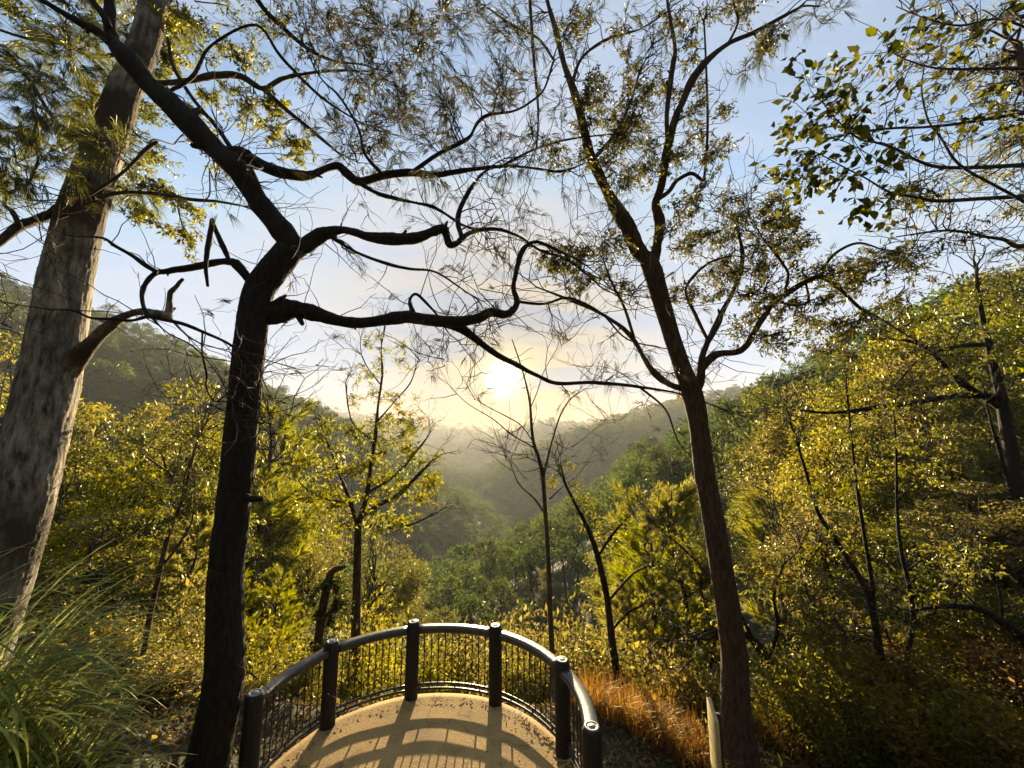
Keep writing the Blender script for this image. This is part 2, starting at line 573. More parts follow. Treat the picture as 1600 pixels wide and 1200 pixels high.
def terr1(x, y):
    return float(terr(np.array([x]), np.array([y]))[0])


def build_terrain():
    u = np.linspace(-1, 1, 241)
    xs = 1300 * np.sinh(6.2 * u) / np.sinh(6.2)
    v = np.linspace(-0.42, 1, 281)
    ys = 1720 * np.sinh(6.0 * v) / np.sinh(6.0) + 5
    X, Y = np.meshgrid(xs, ys)
    Z = terr(X, Y)
    Vv = np.stack([X, Y, Z], -1).reshape(-1, 3)
    nx, ny = len(xs), len(ys)
    i = np.arange(ny - 1)[:, None] * nx
    j = np.arange(nx - 1)[None]
    F = np.stack([i + j, i + j + 1, i + nx + j + 1, i + nx + j], -1).reshape(-1, 4)
    o = obj('terrain', make_mesh('terrain', Vv, [F]), M['ground'], kind='structure')
    return o


build_terrain()

# ------------------------------------------------------------------ lookout deck and balustrade
DC = np.array([-1.10, 5.03])
DR = 2.03
POST_XY = [(-3.004, 5.16), (-2.75, 6.45), (-1.652, 7.10), (-0.251, 6.934), (0.647, 5.866), (0.794, 4.615)]


def ang_of(p):
    return math.atan2(p[1] - DC[1], p[0] - DC[0])


def rad_of(p):
    return math.hypot(p[0] - DC[0], p[1] - DC[1])


PA = [ang_of(p) for p in POST_XY]
PA[0] = PA[0] if PA[0] > 0 else PA[0] + 2 * math.pi
PRD = [rad_of(p) for p in POST_XY]


def rail_point(a):
    """point of the railing line at angle a (radius follows the posts smoothly)"""
    order = np.argsort(PA)
    r = np.interp(a, np.array(PA)[order], np.array(PRD)[order])
    r = 0.5 * r + 0.5 * 2.02
    return np.array([DC[0] + r * math.cos(a), DC[1] + r * math.sin(a)])


def build_deck():
    ring = []
    amin, amax = PA[5] - 0.02, PA[0] + 0.02
    for a in np.linspace(amin, amax, 72):
        p = rail_point(a)
        q = DC + (p - DC) * 1.03
        ring.append(q)
    ring.append(np.array([ring[-1][0], 1.2]))
    ring.append(np.array([ring[0][0], 1.2]))
    ring = np.array(ring)
    n = len(ring)
    A = Acc()
    c = np.array([[DC[0], 4.2, 0.0]])
    rings = []
    # concentric rings so the slab has a fine surface, a softened edge and a skirt
    Vv = [c]
    ss = list(np.linspace(0.08, 1.0, 26))
    for s in ss:
        p = c[0, :2] + (ring - c[0, :2]) * s
        zz = 0.004 * np.sin(p[:, 0] * 5 + 1) * np.sin(p[:, 1] * 4.3)
        Vv.append(np.column_stack([p, zz]))
    p = c[0, :2] + (ring - c[0, :2]) * 1.004
    Vv.append(np.column_stack([p, np.full(n, -0.02)]))
    Vv.append(np.column_stack([p, np.full(n, -0.30)]))
    Vv = np.vstack(Vv)
    k = len(ss) + 2
    j = np.arange(n)
    F3 = np.stack([np.zeros(n, int), 1 + j, 1 + (j + 1) % n], -1)
    F4 = []
    for r in range(k - 1):
        b0, b1 = 1 + r * n, 1 + (r + 1) * n
        F4.append(np.stack([b0 + j, b1 + j, b1 + (j + 1) % n, b0 + (j + 1) % n], -1))
    me = make_mesh('lookout_deck', Vv, [F3, np.concatenate(F4)])
    obj('lookout_deck', me, M['deck'], kind='structure')


build_deck()


def sweep_rect(path, w, h, zc, bev=0.012):
    """rounded rectangular section swept along a horizontal path"""
    p = np.asarray(path)
    T = unit(np.gradient(p, axis=0))
    Nn = np.column_stack([T[:, 1], -T[:, 0]])
    a, b = w / 2, h / 2
    sec = [(-a + bev, -b), (a - bev, -b), (a, -b + bev), (a, b - bev), (a - bev, b), (-a + bev, b), (-a, b - bev), (-a, -b + bev)]
    Vv = []
    for i in range(len(p)):
        for s, t in sec:
            Vv.append((p[i][0] + Nn[i][0] * s, p[i][1] + Nn[i][1] * s, zc + t))
    n = 8
    m = len(p)
    i = np.arange(m - 1)[:, None] * n
    j = np.arange(n)[None]
    F = np.stack([i + j, i + (j + 1) % n, i + n + (j + 1) % n, i + n + j], -1).reshape(-1, 4)
    caps = np.array([list(range(n))[::-1], [(m - 1) * n + q for q in range(n)]])
    return np.array(Vv), [F, caps]


def build_balustrade():
    root = empty('balustrade', (DC[0], DC[1], 0))
    tag(root, 'dark curved balustrade with six round posts around the lookout deck', 'railing')
    org = np.array([DC[0], DC[1], 0])
    # post: turned cylinder with chamfered head
    prof = [(0.104, -0.05), (0.106, 0.0), (0.104, 0.5), (0.105, 1.06), (0.102, 1.105), (0.086, 1.135), (0.078, 1.142)]
    n = 28
    Vv, F = [], []
    aa = np.linspace(0, 2 * math.pi, n, endpoint=False)
    for r, z in prof:
        for a in aa:
            Vv.append((r * math.cos(a), r * math.sin(a), z))
    m = len(prof)
    i = np.arange(m - 1)[:, None] * n
    j = np.arange(n)[None]
    F = np.stack([i + j, i + (j + 1) % n, i + n + (j + 1) % n, i + n + j], -1).reshape(-1, 4)
    pm = make_mesh('post', Vv, [F])
    pm.materials.append(M['post'])
    # end-grain cap with rings
    cp = [(0.080, 1.136), (0.079, 1.149), (0.060, 1.152), (0.057, 1.148), (0.036, 1.149), (0.033, 1.153), (0.0, 1.153)]
    Vc = []
    for r, z in cp:
        for a in aa:
            Vc.append((max(r, 0.0005) * math.cos(a), max(r, 0.0005) * math.sin(a), z))
    m = len(cp)
    i = np.arange(m - 1)[:, None] * n
    Fc = np.stack([i + j, i + (j + 1) % n, i + n + (j + 1) % n, i + n + j], -1).reshape(-1, 4)
    cm = make_mesh('cap', Vc, [Fc])
    cm.materials.append(M['post_cap'])
    for k, a in enumerate(PA):
        x, y = rail_point(a)
        po = obj('post', pm, None, root, (x - org[0], y - org[1], 0))
        po.rotation_euler = (random.uniform(-.006, .006), random.uniform(-.006, .006), random.uniform(0, 6))
        obj('cap', cm, None, po)
    bal_n = 8
    bv, bf = tube(np.array([[0, 0, 0.185], [0, 0, 0.55], [0, 0, 0.945]]), [0.0092] * 3, bal_n)
    bm = make_mesh('baluster', bv, bf)
    bm.materials.append(M['iron'])
    sv, sf = tube(np.array([[0, 0, 0.10], [0, 0, 0.185]]), [0.013] * 2, 8)
    sm = make_mesh('spacer', sv, sf)
    sm.materials.append(M['iron'])
    for k in range(5):
        a0, a1 = PA[k], PA[k + 1]
        # railing sections
        rr = 2.0
        da = 0.092 / rr * (-1 if a1 < a0 else 1)
        path = np.array([rail_point(a) for a in np.linspace(a0 + da, a1 - da, 17)])
        v, f = sweep_rect(path - org[:2], 0.165, 0.095, 1.015, 0.018)
        obj('handrail', make_mesh('handrail', v, f, False), M['rail'], root)
        for z in (0.105, 0.18):
            v, f = tube(np.column_stack([path - org[:2], np.full(len(path), z)]), [0.019] * len(path), 10)
            obj('bottom_rail', make_mesh('bottom_rail', v, f), M['iron'], root)
        for t in np.linspace(0, 1, 12)[1:-1]:
            a = a0 + (a1 - a0) * (0.055 + 0.89 * t)
            x, y = rail_point(a)
            obj('baluster', bm, None, root, (x - org[0], y - org[1], 0))
        for t in (0.2, 0.5, 0.8):
            a = a0 + (a1 - a0) * t
            x, y = rail_point(a)
            obj('spacer', sm, None, root, (x - org[0], y - org[1], 0))


build_balustrade()

# ------------------------------------------------------------------ traced near trees


def limb3(pts, Y0, Y1, k=5):
    """[(px, py, width_px)], from depth Y0 to Y1 -> smooth 3-d centre line and radii"""
    n = len(pts)
    Pp, R = [], []
    for i, (x, y, w) in enumerate(pts):
        Y = Y0 + (Y1 - Y0) * i / max(1, n - 1)
        d = (y - 600.0) / FPX
        v1 = math.cos(PITCH) + d * math.sin(PITCH)
        Pp.append(P(x, y, Y))
        a, b = pts[max(0, i - 1)], pts[min(n - 1, i + 1)]
        tx, ty = b[0] - a[0], b[1] - a[1]
        tl = math.hypot(tx, ty) + 1e-6
        off = ((x - 800.0) * -ty + (y - 600.0) * tx) / tl / FPX     # a round limb off the axis looks wider
        R.append(0.5 * w * (Y / v1) / FPX / math.sqrt(1 + off * off))
    C = catmull(Pp, k)
    t = np.linspace(0, n - 1, len(C))
    return C, np.interp(t, np.arange(n), R)


class Tree:
    def __init__(self, name, base, label, cat='tree', group=None):
        self.root = empty(name, base)
        tag(self.root, label, cat, group)
        self.base = np.asarray(base, dtype=float)
        self.sk = []
        self.sr = []
        self.tw = Acc()
        self.leaf = {}

    def limb(self, pts, Y0, Y1, name='limb', mat='bark_dark', n=14, rough=0.085, k=6, skel=True, flute=0.0, sprout=4, stubs=True):
        C, R = limb3(pts, Y0, Y1, k)
        if name != 'trunk':
            R = R * 0.9
            m = len(C)
            kn = RNG.randn(max(3, m // 7 + 2), 3)
            j = np.stack([np.interp(np.linspace(0, 1, m), np.linspace(0, 1, len(kn)), kn[:, c]) for c in range(3)], -1)
            C = C + j * R[:, None] * 0.28 * np.sin(np.linspace(0.15, 1, m) * np.pi)[:, None]
            R = R * (1 + 0.13 * np.interp(np.linspace(0, 1, m), np.linspace(0, 1, len(kn)), kn[:, 0]))
        A = Acc()
        m = len(C)
        R = R.copy()
        big = R.max() > 0.028
        if big and name != 'trunk':
            for q in range(max(2, m // 9)):
                i0 = RNG.randint(2, m - 1)
                R = R * (1 + RNG.uniform(0.03, 0.13) * np.exp(-((np.arange(m) - i0) / RNG.uniform(0.8, 1.8)) ** 2))
        v, f = tube(C, R, n, rough, flute=flute)
        A.add(v, f)
        if big and name != 'trunk' and stubs:
            for q in range(max(1, m // 16)):
                i0 = RNG.randint(3, m - 2)
                T = unit(C[i0 + 1] - C[i0 - 1])
                dr = unit(np.cross(T, rand_dirs(1)[0]) + T * 0.5)
                l = R[i0] * RNG.uniform(1.3, 2.3)
                pp = np.array([C[i0], C[i0] + dr * l * 0.6, C[i0] + dr * l + rand_dirs(1)[0] * l * 0.12])
                rr = R[i0] * RNG.uniform(0.25, 0.5)
                A.add(*tube(pp, [rr * 1.5, rr, rr * 0.7], 7, 0.12))
        obj(name, A.mesh(name, self.base), M[mat], self.root)
        if name != 'trunk' and skel and sprout and R[-1] < 0.045:
            for q in range(sprout):
                self.sprout(C[-1 - (0 if q < 2 else RNG.randint(0, max(1, len(C) // 4)))], unit(C[-1] - C[-3]), R[-1] * (0.95 if q == 0 else 0.6), RNG.uniform(0.5, 1.2))
        if skel:
            self.sk.append(C)
            self.sr.append(R)
        return C, R

    def nearest(self, p):
        S = np.concatenate(self.sk)
        Rr = np.concatenate(self.sr)
        d = np.linalg.norm(S - p, axis=1) + Rr * 0
        i = int(np.argmin(d))
        return S[i], Rr[i]

    def sprout(self, s, d, r, ln, depth=0):
        """a twig that carries on from a limb's end and forks twice"""
        cur, dd, pts = s.copy(), unit(d + rand_dirs(1)[0] * 0.25), [s.copy()]
        for h in range(7):
            dd = unit(dd + RNG.randn(3) * 0.19 + np.array([0, 0, 0.03]))
            cur = cur + dd * ln / 7
            pts.append(cur.copy())
        pts = np.array(pts)
        v, f = tube(pts, np.linspace(max(r, 0.004), 0.0025, 8), 5, cap=False)
        self.tw.add(v, f)
        self.sk.append(pts[2:])
        self.sr.append(np.full(6, 0.006))
        if depth < 2:
            for g in range(3 - depth):
                i = RNG.randint(2, 8)
                self.sprout(pts[i], unit(dd + rand_dirs(1)[0] * 0.95), max(r, 0.004) * 0.6, ln * RNG.uniform(0.45, 0.75), depth + 1)

    def add_leaf(self, mat, V, Fs):
        self.leaf.setdefault(mat, Acc()).add(V, Fs)

    def clump(self, c, r, kind='leaf', mat='leaf_gum', n=60, size=0.075, link=True, twigs=9):
        c = np.asarray(c, dtype=float)
        if link:
            a, ra = self.nearest(c)
            L = np.linalg.norm(c - a)
            npt = max(5, int(L / 0.25) + 3)
            p = catmull(wander(a, c, min(npt, 9), 0.07, 0.04), 3)
            r0 = min(ra * 0.55, 0.007 + L * 0.010)
            v, f = tube(p, np.linspace(r0, 0.004, len(p)), 5)
            self.tw.add(v, f)
            starts = p[int(len(p) * 0.45):]
        else:
            starts = c[None]
        B, D, Ls = [], [], []
        for q in range(twigs):
            s = starts[RNG.randint(len(starts))]
            e = c + rand_dirs(1)[0] * r * RNG.uniform(0.35, 1.0) * np.array([1, 1, 0.75])
            w = wander(s, e, 5, 0.08, 0.03)
            v, f = tube(w, np.linspace(0.0055, 0.0026, 5), 3, cap=False)
            self.tw.add(v, f)
            dr = unit(w[-1] - w[-2])
            m = max(2, n // twigs)
            if kind == 'leaf':
                t = RNG.uniform(0.25, 1, m)
                idx = np.clip((t * 4).astype(int), 0, 3)
                fr = (t * 4 - idx)[:, None]
                pos = w[idx] * (1 - fr) + w[idx + 1] * fr
                B.append(pos + RNG.randn(m, 3) * 0.02)
                D.append(dr * 0.4 + rand_dirs(m) * 0.9 + np.array([0, 0, -0.35]))
                Ls.append(size * RNG.uniform(0.6, 1.25, m))
            else:
                t = RNG.uniform(0.4, 1, m)
                idx = np.clip((t * 4).astype(int), 0, 3)
                fr = (t * 4 - idx)[:, None]
                pos = w[idx] * (1 - fr) + w[idx + 1] * fr
                B.append(pos)
                D.append(dr * 1.0 + rand_dirs(m) * 0.42)
                Ls.append(size * RNG.uniform(0.6, 1.3, m))
        B = np.concatenate(B)
        D = np.concatenate(D)
        Ls = np.concatenate(Ls)
        if kind == 'leaf':
            self.add_leaf(mat, *leaf_quads(B, D, Ls, Ls * 0.34))
        else:
            self.add_leaf(mat, *needle_tris(B, D, Ls, 0.0056, droop=0.42))

    def wiry(self, count, L=(0.4, 1.1), up=0.1, pick=None, thick=0.006, needle=0.0, mat='needle', fork=2):
        """bare wandering twigs growing from the limbs"""
        S = np.concatenate(self.sk if pick is None else [self.sk[i] for i in pick])
        for q in range(count):
            s = S[RNG.randint(len(S))]
            d = rand_dirs(1)[0] * np.array([1, 0.8, 0.8]) + np.array([0, 0, up])
            ln = RNG.uniform(*L)
            cur = s.copy()
            pts = [cur.copy()]
            dd = unit(d)
            for h in range(7):
                dd = unit(dd + RNG.randn(3) * 0.17 + np.array([0, 0, up * 0.25]))
                cur = cur + dd * ln / 7
                pts.append(cur.copy())
            pts = np.array(pts)
            v, f = tube(pts, np.linspace(thick * 1.35, 0.0028, 8), 4, cap=False)
            self.tw.add(v, f)
            for g in range(RNG.randint(0, fork + 1)):
                i = RNG.randint(2, 7)
                e = pts[i] + unit(dd + rand_dirs(1)[0] * 0.9) * ln * RNG.uniform(0.3, 0.6)
                w = wander(pts[i], e, 6, 0.07)
                v, f = tube(w, np.linspace(thick * 0.7, 0.0025, 6), 3, cap=False)
                self.tw.add(v, f)
                if needle > 0 and RNG.rand() < needle:
                    m = 14
                    self.add_leaf(mat, *needle_tris(np.repeat(w[-2:-1], m, 0) + RNG.randn(m, 3) * 0.015, unit(w[-1] - w[-2]) + rand_dirs(m) * 0.4, RNG.uniform(0.12, 0.26, m), 0.007))

    def finish(self, twig_mat='twig'):
        if self.tw.n:
            obj('twigs', self.tw.mesh('twigs', self.base), M[twig_mat], self.root, kind='stuff')
        for m, a in self.leaf.items():
            obj('foliage', a.mesh('foliage', self.base, False), M[m], self.root, kind='stuff')


def jit(Y, s):
    return Y + RNG.uniform(-s, s)


def she_oak():
    base = P(322, 1215, 5.0)
    base[2] = terr1(base[0], base[1]) - 0.1
    t = Tree('she_oak', base, 'dark twisted she-oak with crooked black limbs, left of the balustrade')
    tr = [(318, 1260, 78), (323, 1200, 70), (340, 1117, 64), (350, 1060, 64), (352, 1000, 62), (353, 900, 58), (364, 800, 55), (371, 733, 54),
          (381, 633, 53), (391, 533, 52), (403, 460, 50), (425, 425, 50), (452, 392, 46)]
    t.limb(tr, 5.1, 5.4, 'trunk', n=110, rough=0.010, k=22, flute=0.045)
    # leader up-left
    t.limb([(430, 418, 44), (455, 388, 40), (430, 345, 36), (390, 292, 34), (350, 245, 34), (300, 205, 35), (262, 163, 33), (222, 118, 30), (190, 80, 27), (174, 50, 24), (172, 10, 21), (170, -60, 18)], 5.4, 5.0, n=24, rough=0.03, k=8)
    t.limb([(180, 72, 18), (155, 52, 15), (125, 35, 12), (83, 10, 9), (40, -12, 7)], 5.05, 4.6)
    t.limb([(172, 45, 12), (160, 25, 10), (140, -5, 8), (125, -40, 6)], 5.0, 4.8)
    # upper limb
    t.limb([(352, 240, 24), (378, 240, 24), (402, 255, 22), (443, 271, 20), (483, 273, 19), (512, 262, 17), (530, 259, 16), (543, 271, 16), (563, 283, 16), (600, 276, 15), (643, 270, 14), (683, 273, 12), (733, 266, 9), (793, 260, 7), (833, 263, 6), (877, 268, 5), (916, 254, 3)], 5.2, 6.6)
    t.limb([(643, 270, 9), (680, 243, 8), (712, 226, 7), (735, 212, 7), (747, 190, 6), (762, 181, 6), (800, 175, 5), (828, 160, 5), (850, 140, 4), (865, 95, 3)], 5.75, 6.4, n=8)
    t.limb([(780, 262, 5), (815, 242, 5), (840, 232, 4), (893, 217, 4), (1000, 205, 2)], 6.2, 7.0, n=8)
    t.limb([(560, 284, 9), (585, 300, 8), (613, 310, 7), (650, 316, 6), (676, 323, 6), (700, 336, 5), (720, 350, 4)], 5.5, 6.2, n=8)
    t.limb([(600, 276, 6), (570, 240, 5), (560, 200, 4), (530, 150, 4), (500, 120, 3), (470, 60, 2)], 5.6, 6.4, n=7)
    t.limb([(250, 150, 9), (300, 120, 8), (330, 70, 7), (400, 40, 6), (440, 90, 5), (500, 150, 4), (560, 190, 3)], 5.1, 6.0, n=8)
    t.limb([(262, 60, 6), (270, 100, 7), (300, 150, 7), (340, 200, 8), (365, 238, 8)], 5.6, 5.3, n=7)
    t.limb([(380, -40, 12), (410, 10, 10), (440, 40, 9), (480, 75, 7), (520, 95, 6), (560, 100, 4)], 5.8, 6.3, n=8)
    # middle limb
    t.limb([(455, 400, 26), (480, 383, 25), (505, 364, 24), (530, 360, 22), (560, 363, 20), (590, 371, 20), (616, 374, 18), (650, 372, 17), (675, 363, 15), (690, 358, 14), (697, 368, 13), (703, 381, 13), (714, 378, 12), (722, 370, 10), (716, 350, 9), (718, 328, 8), (732, 300, 7), (746, 280, 5)], 5.4, 5.9, n=14)
    t.limb([(716, 376, 9), (733, 364, 8), (760, 357, 7), (786, 360, 7), (816, 373, 6), (846, 392, 5), (885, 405, 4), (930, 440, 3)], 5.85, 6.6, n=8)
    t.limb([(520, 372, 7), (560, 395, 6), (605, 412, 6), (640, 420, 5), (680, 425, 4), (720, 450, 3)], 5.5, 5.9, n=7)
    # lower limb
    t.limb([(408, 500, 34), (430, 487, 31), (455, 483, 27), (485, 489, 24), (520, 498, 21), (560, 503, 20), (600, 499, 20), (633, 495, 21), (670, 500, 21), (710, 503, 20), (748, 496, 18), (768, 486, 17), (788, 489, 14), (803, 484, 12), (808, 472, 11), (803, 452, 10), (806, 430, 9), (812, 402, 8), (820, 386, 7), (836, 378, 6), (856, 384, 5), (886, 398, 4)], 5.4, 6.2, n=16, k=6)
    t.limb([(690, 503, 14), (720, 514, 12), (750, 535, 10), (780, 557, 9), (810, 572, 8), (838, 587, 7), (870, 600, 7), (930, 598, 6), (1000, 605, 5), (1070, 617, 3), (1130, 640, 2)], 5.8, 7.2, n=10)
    t.limb([(1000, 605, 4), (1040, 640, 3), (1060, 690, 3), (1090, 725, 2)], 6.9, 7.4, n=6)
    t.limb([(806, 470, 6), (850, 475, 5), (890, 466, 5), (940, 490, 4), (980, 530, 3), (1040, 545, 2)], 6.1, 7.0, n=7)
    t.limb([(645, 490, 8), (640, 470, 6), (650, 460, 5), (670, 478, 4), (690, 500, 3)], 5.7, 5.8, n=7)
    t.limb([(425, 478, 12), (440, 467, 9), (447, 461, 6)], 5.35, 5.3, n=8, sprout=0)
    # left limb
    t.limb([(398, 448, 20), (384, 431, 16), (367, 414, 14), (357, 409, 13), (327, 412, 12), (290, 420, 11), (262, 424, 10), (243, 426, 10), (228, 442, 9), (222, 458, 8), (224, 478, 8), (232, 495, 8)], 5.35, 4.9, n=10, sprout=0)
    t.limb([(246, 425, 8), (226, 414, 7), (207, 400, 6), (180, 385, 5), (160, 372, 4), (120, 370, 3)], 4.95, 4.7, n=7, sprout=2)
    t.limb([(230, 494, 7), (205, 501, 6), (180, 498, 6), (143, 497, 4), (113, 485, 3), (80, 484, 2)], 4.9, 4.7, n=7, sprout=2)
    t.limb([(228, 492, 7), (258, 500, 6), (283, 505, 5), (317, 519, 5), (363, 541, 4), (400, 575, 3)], 4.9, 5.0, n=7, sprout=2)
    t.limb([(316, 518, 4), (316, 550, 4), (323, 585, 4), (322, 605, 4), (335, 627, 3), (350, 620, 2)], 4.95, 5.0, n=6, sprout=2)
    t.limb([(240, 498, 4), (262, 520, 3), (300, 540, 3), (330, 570, 3), (352, 605, 2)], 4.9, 4.95, n=6, sprout=2)
    # broken inverted V
    t.limb([(325, 448, 7), (322, 415, 9), (325, 385, 10), (331, 350, 11), (332, 342, 8)], 4.98, 4.96, n=9, sprout=0, skel=False)
    t.limb([(360, 412, 8), (349, 388, 9), (338, 362, 9), (331, 346, 8)], 5.05, 4.96, n=9, sprout=0, skel=False)
    # stub and burl on the trunk
    t.limb([(385, 778, 16), (398, 780, 13), (410, 779, 7)], 5.2, 5.1, n=9, skel=False)
    # thin drooping needles
    cl = [(560, 60), (600, 130), (640, 180), (570, 205), (680, 140), (700, 200), (770, 60), (800, 100), (740, 110), (650, 60), (480, 50), (620, 235),
          (780, 195), (720, 245), (520, 200), (545, 130), (610, 60), (660, 110), (690, 90), (720, 40), (830, 30), (800, 20), (850, 210), (760, 220), (600, 190),
          (560, 20), (640, 15), (500, 10), (530, 70), (590, 165), (700, 160), (790, 150), (665, 215)]
    for (x, y) in cl + [(a + RNG.uniform(-45, 45), b + RNG.uniform(-40, 40)) for a, b in cl] + [(a + RNG.uniform(-70, 70), b + RNG.uniform(-60, 60)) for a, b in cl]:
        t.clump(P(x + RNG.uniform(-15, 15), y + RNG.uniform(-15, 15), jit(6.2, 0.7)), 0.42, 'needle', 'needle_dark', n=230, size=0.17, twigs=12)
    cl2 = [(620, 300), (700, 310), (780, 300), (830, 320), (880, 310), (760, 400), (870, 440), (900, 360), (1000, 560), (940, 575), (880, 530), (960, 520), (1040, 590),
           (850, 340), (930, 300), (560, 430), (700, 420), (1010, 640), (900, 620), (760, 540), (960, 600)]
    for (x, y) in cl2:
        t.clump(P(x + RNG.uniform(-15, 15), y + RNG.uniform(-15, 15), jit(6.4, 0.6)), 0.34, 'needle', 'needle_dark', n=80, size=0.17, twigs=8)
    # small mistletoe leaves in the crown
    for (x, y) in [(640, 30), (660, 70), (560, 150), (580, 90), (680, 40), (620, 100), (540, 45), (600, 215), (570, 230), (520, 30), (490, 90), (450, 30), (470, 130), (590, 20), (700, 15), (630, 150)]:
        t.clump(P(x, y, jit(6.2, 0.6)), 0.34, 'leaf', 'leaf_crown', n=150, size=0.08)
    t.wiry(420, (0.35, 1.3), 0.08, needle=0.35, mat='needle_dark')
    t.wiry(60, (0.4, 1.0), 0.0, needle=0.5, mat='needle_dark')
    t.finish()


def pale_gum():
    base = P(-50, 1010, 5.4)
    base[2] = terr1(base[0], base[1]) - 0.15
    t = Tree('gum_tree', base, 'massive pale-barked gum tree leaning in from the left edge')
    tr = [(-75, 1090, 150), (-45, 1000, 140), (-8, 900, 128), (26, 800, 114), (44, 733, 112), (60, 667, 108), (76, 600, 106), (88, 533, 100), (103, 440, 92), (114, 390, 88),
          (128, 333, 84), (150, 267, 78), (174, 200, 68), (198, 133, 60), (226, 67, 54), (242, 0, 50), (262, -90, 44)]
    t.limb(tr, 5.3, 5.9, 'trunk', 'bark_pale', n=120, rough=0.006, k=20, flute=0.026)
    t.limb([(78, 622, 30), (104, 592, 34), (128, 560, 33), (146, 538, 29), (165, 515, 23), (182, 502, 19), (205, 492, 17), (228, 488, 16), (248, 491, 15), (264, 494, 13)], 5.72, 5.0, mat='bark_pale', n=16, sprout=0, skel=False)
    t.limb([(258, 494, 12), (263, 486, 14), (266, 470, 13), (269, 457, 12), (277, 446, 10), (286, 436, 9)], 5.02, 4.95, mat='bark_pale', n=12, sprout=0, skel=False)
    t.limb([(264, 494, 6), (280, 512, 5), (295, 527, 3)], 5.0, 4.95, mat='bark_pale', n=8)
    t.limb([(115, 315, 30), (83, 333, 24), (55, 345, 22), (30, 354, 20), (0, 376, 18), (-40, 410, 16)], 5.7, 5.0, mat='bark_mid', n=14)
    t.limb([(30, 354, 12), (20, 330, 11), (8, 318, 10), (20, 300, 9), (45, 285, 7), (60, 250, 5)], 5.2, 5.4, mat='bark_mid', n=9)
    t.limb([(215, 125, 16), (250, 130, 13), (295, 125, 12), (333, 117, 11), (370, 118, 11), (400, 134, 10), (416, 137, 9), (443, 122, 8), (490, 113, 7), (540, 110, 5)], 5.9, 6.6, mat='bark_mid', n=10)
    t.limb([(410, 138, 8), (440, 165, 7), (467, 187, 6), (500, 215, 5), (530, 240, 4)], 6.4, 6.8, mat='bark_mid', n=8)
    t.limb([(150, 310, 10), (190, 300, 9), (240, 303, 7), (300, 312, 6), (340, 315, 5), (380, 322, 3)], 5.6, 5.8, mat='bark_mid', n=8)
    t.limb([(245, 222, 8), (225, 235, 7), (200, 262, 6), (170, 285, 6), (140, 305, 6)], 5.0, 5.4, mat='bark_mid', n=8)
    t.limb([(115, 215, 8), (80, 180, 7), (50, 130, 6), (20, 100, 5), (-10, 80, 4)], 5.6, 5.0, mat='bark_mid', n=8)
    t.limb([(205, 80, 12), (150, 90, 10), (100, 70, 8), (40, 60, 6), (-20, 40, 4)], 5.9, 5.2, mat='bark_mid', n=8)
    for (x, y) in [(330, 150), (380, 190), (420, 210), (350, 60), (450, 250), (260, 270), (300, 330), (280, 370), (240, 300), (330, 220), (400, 160), (310, 40), (250, 340), (360, 250), (300, 180), (390, 100), (260, 40), (290, 90), (430, 170), (470, 230), (220, 330), (270, 300)]:
        t.clump(P(x + RNG.uniform(-12, 12), y + RNG.uniform(-12, 12), jit(6.4, 0.5)), 0.40, 'leaf', 'leaf_gum', n=300, size=0.085, twigs=12)
    for q in range(84):
        x, y = RNG.uniform(-40, 300), RNG.uniform(-30, 310)
        if x > 230 and y > 120:
            continue
        k = 'needle' if q % 3 else 'leaf'
        t.clump(P(x, y, jit(5.2, 0.7) if x < 110 else jit(6.6, .5)), 0.42, k, 'needle_mid' if k == 'needle' else 'leaf_gum', n=460 if k == 'needle' else 260, size=0.24 if k == 'needle' else 0.085, twigs=10)
    for q in range(44):
        x, y = RNG.uniform(190, 500), RNG.uniform(-20, 270)
        if x - 190 > (300 - y) * 1.25:
            continue
        t.clump(P(x, y, jit(6.7, 0.5)), 0.40, 'leaf', 'leaf_olive', n=170, size=0.075, twigs=11)
    for (x, y) in [(60, 230), (150, 215), (170, 225), (130, 180), (100, 250), (40, 120)]:
        t.clump(P(x, y, 4.9), 0.35, 'needle', 'needle_mid', n=300, size=0.26, twigs=10)
    t.wiry(50, (0.4, 1.1), 0.05, thick=0.006)
    t.finish('twig_pale')


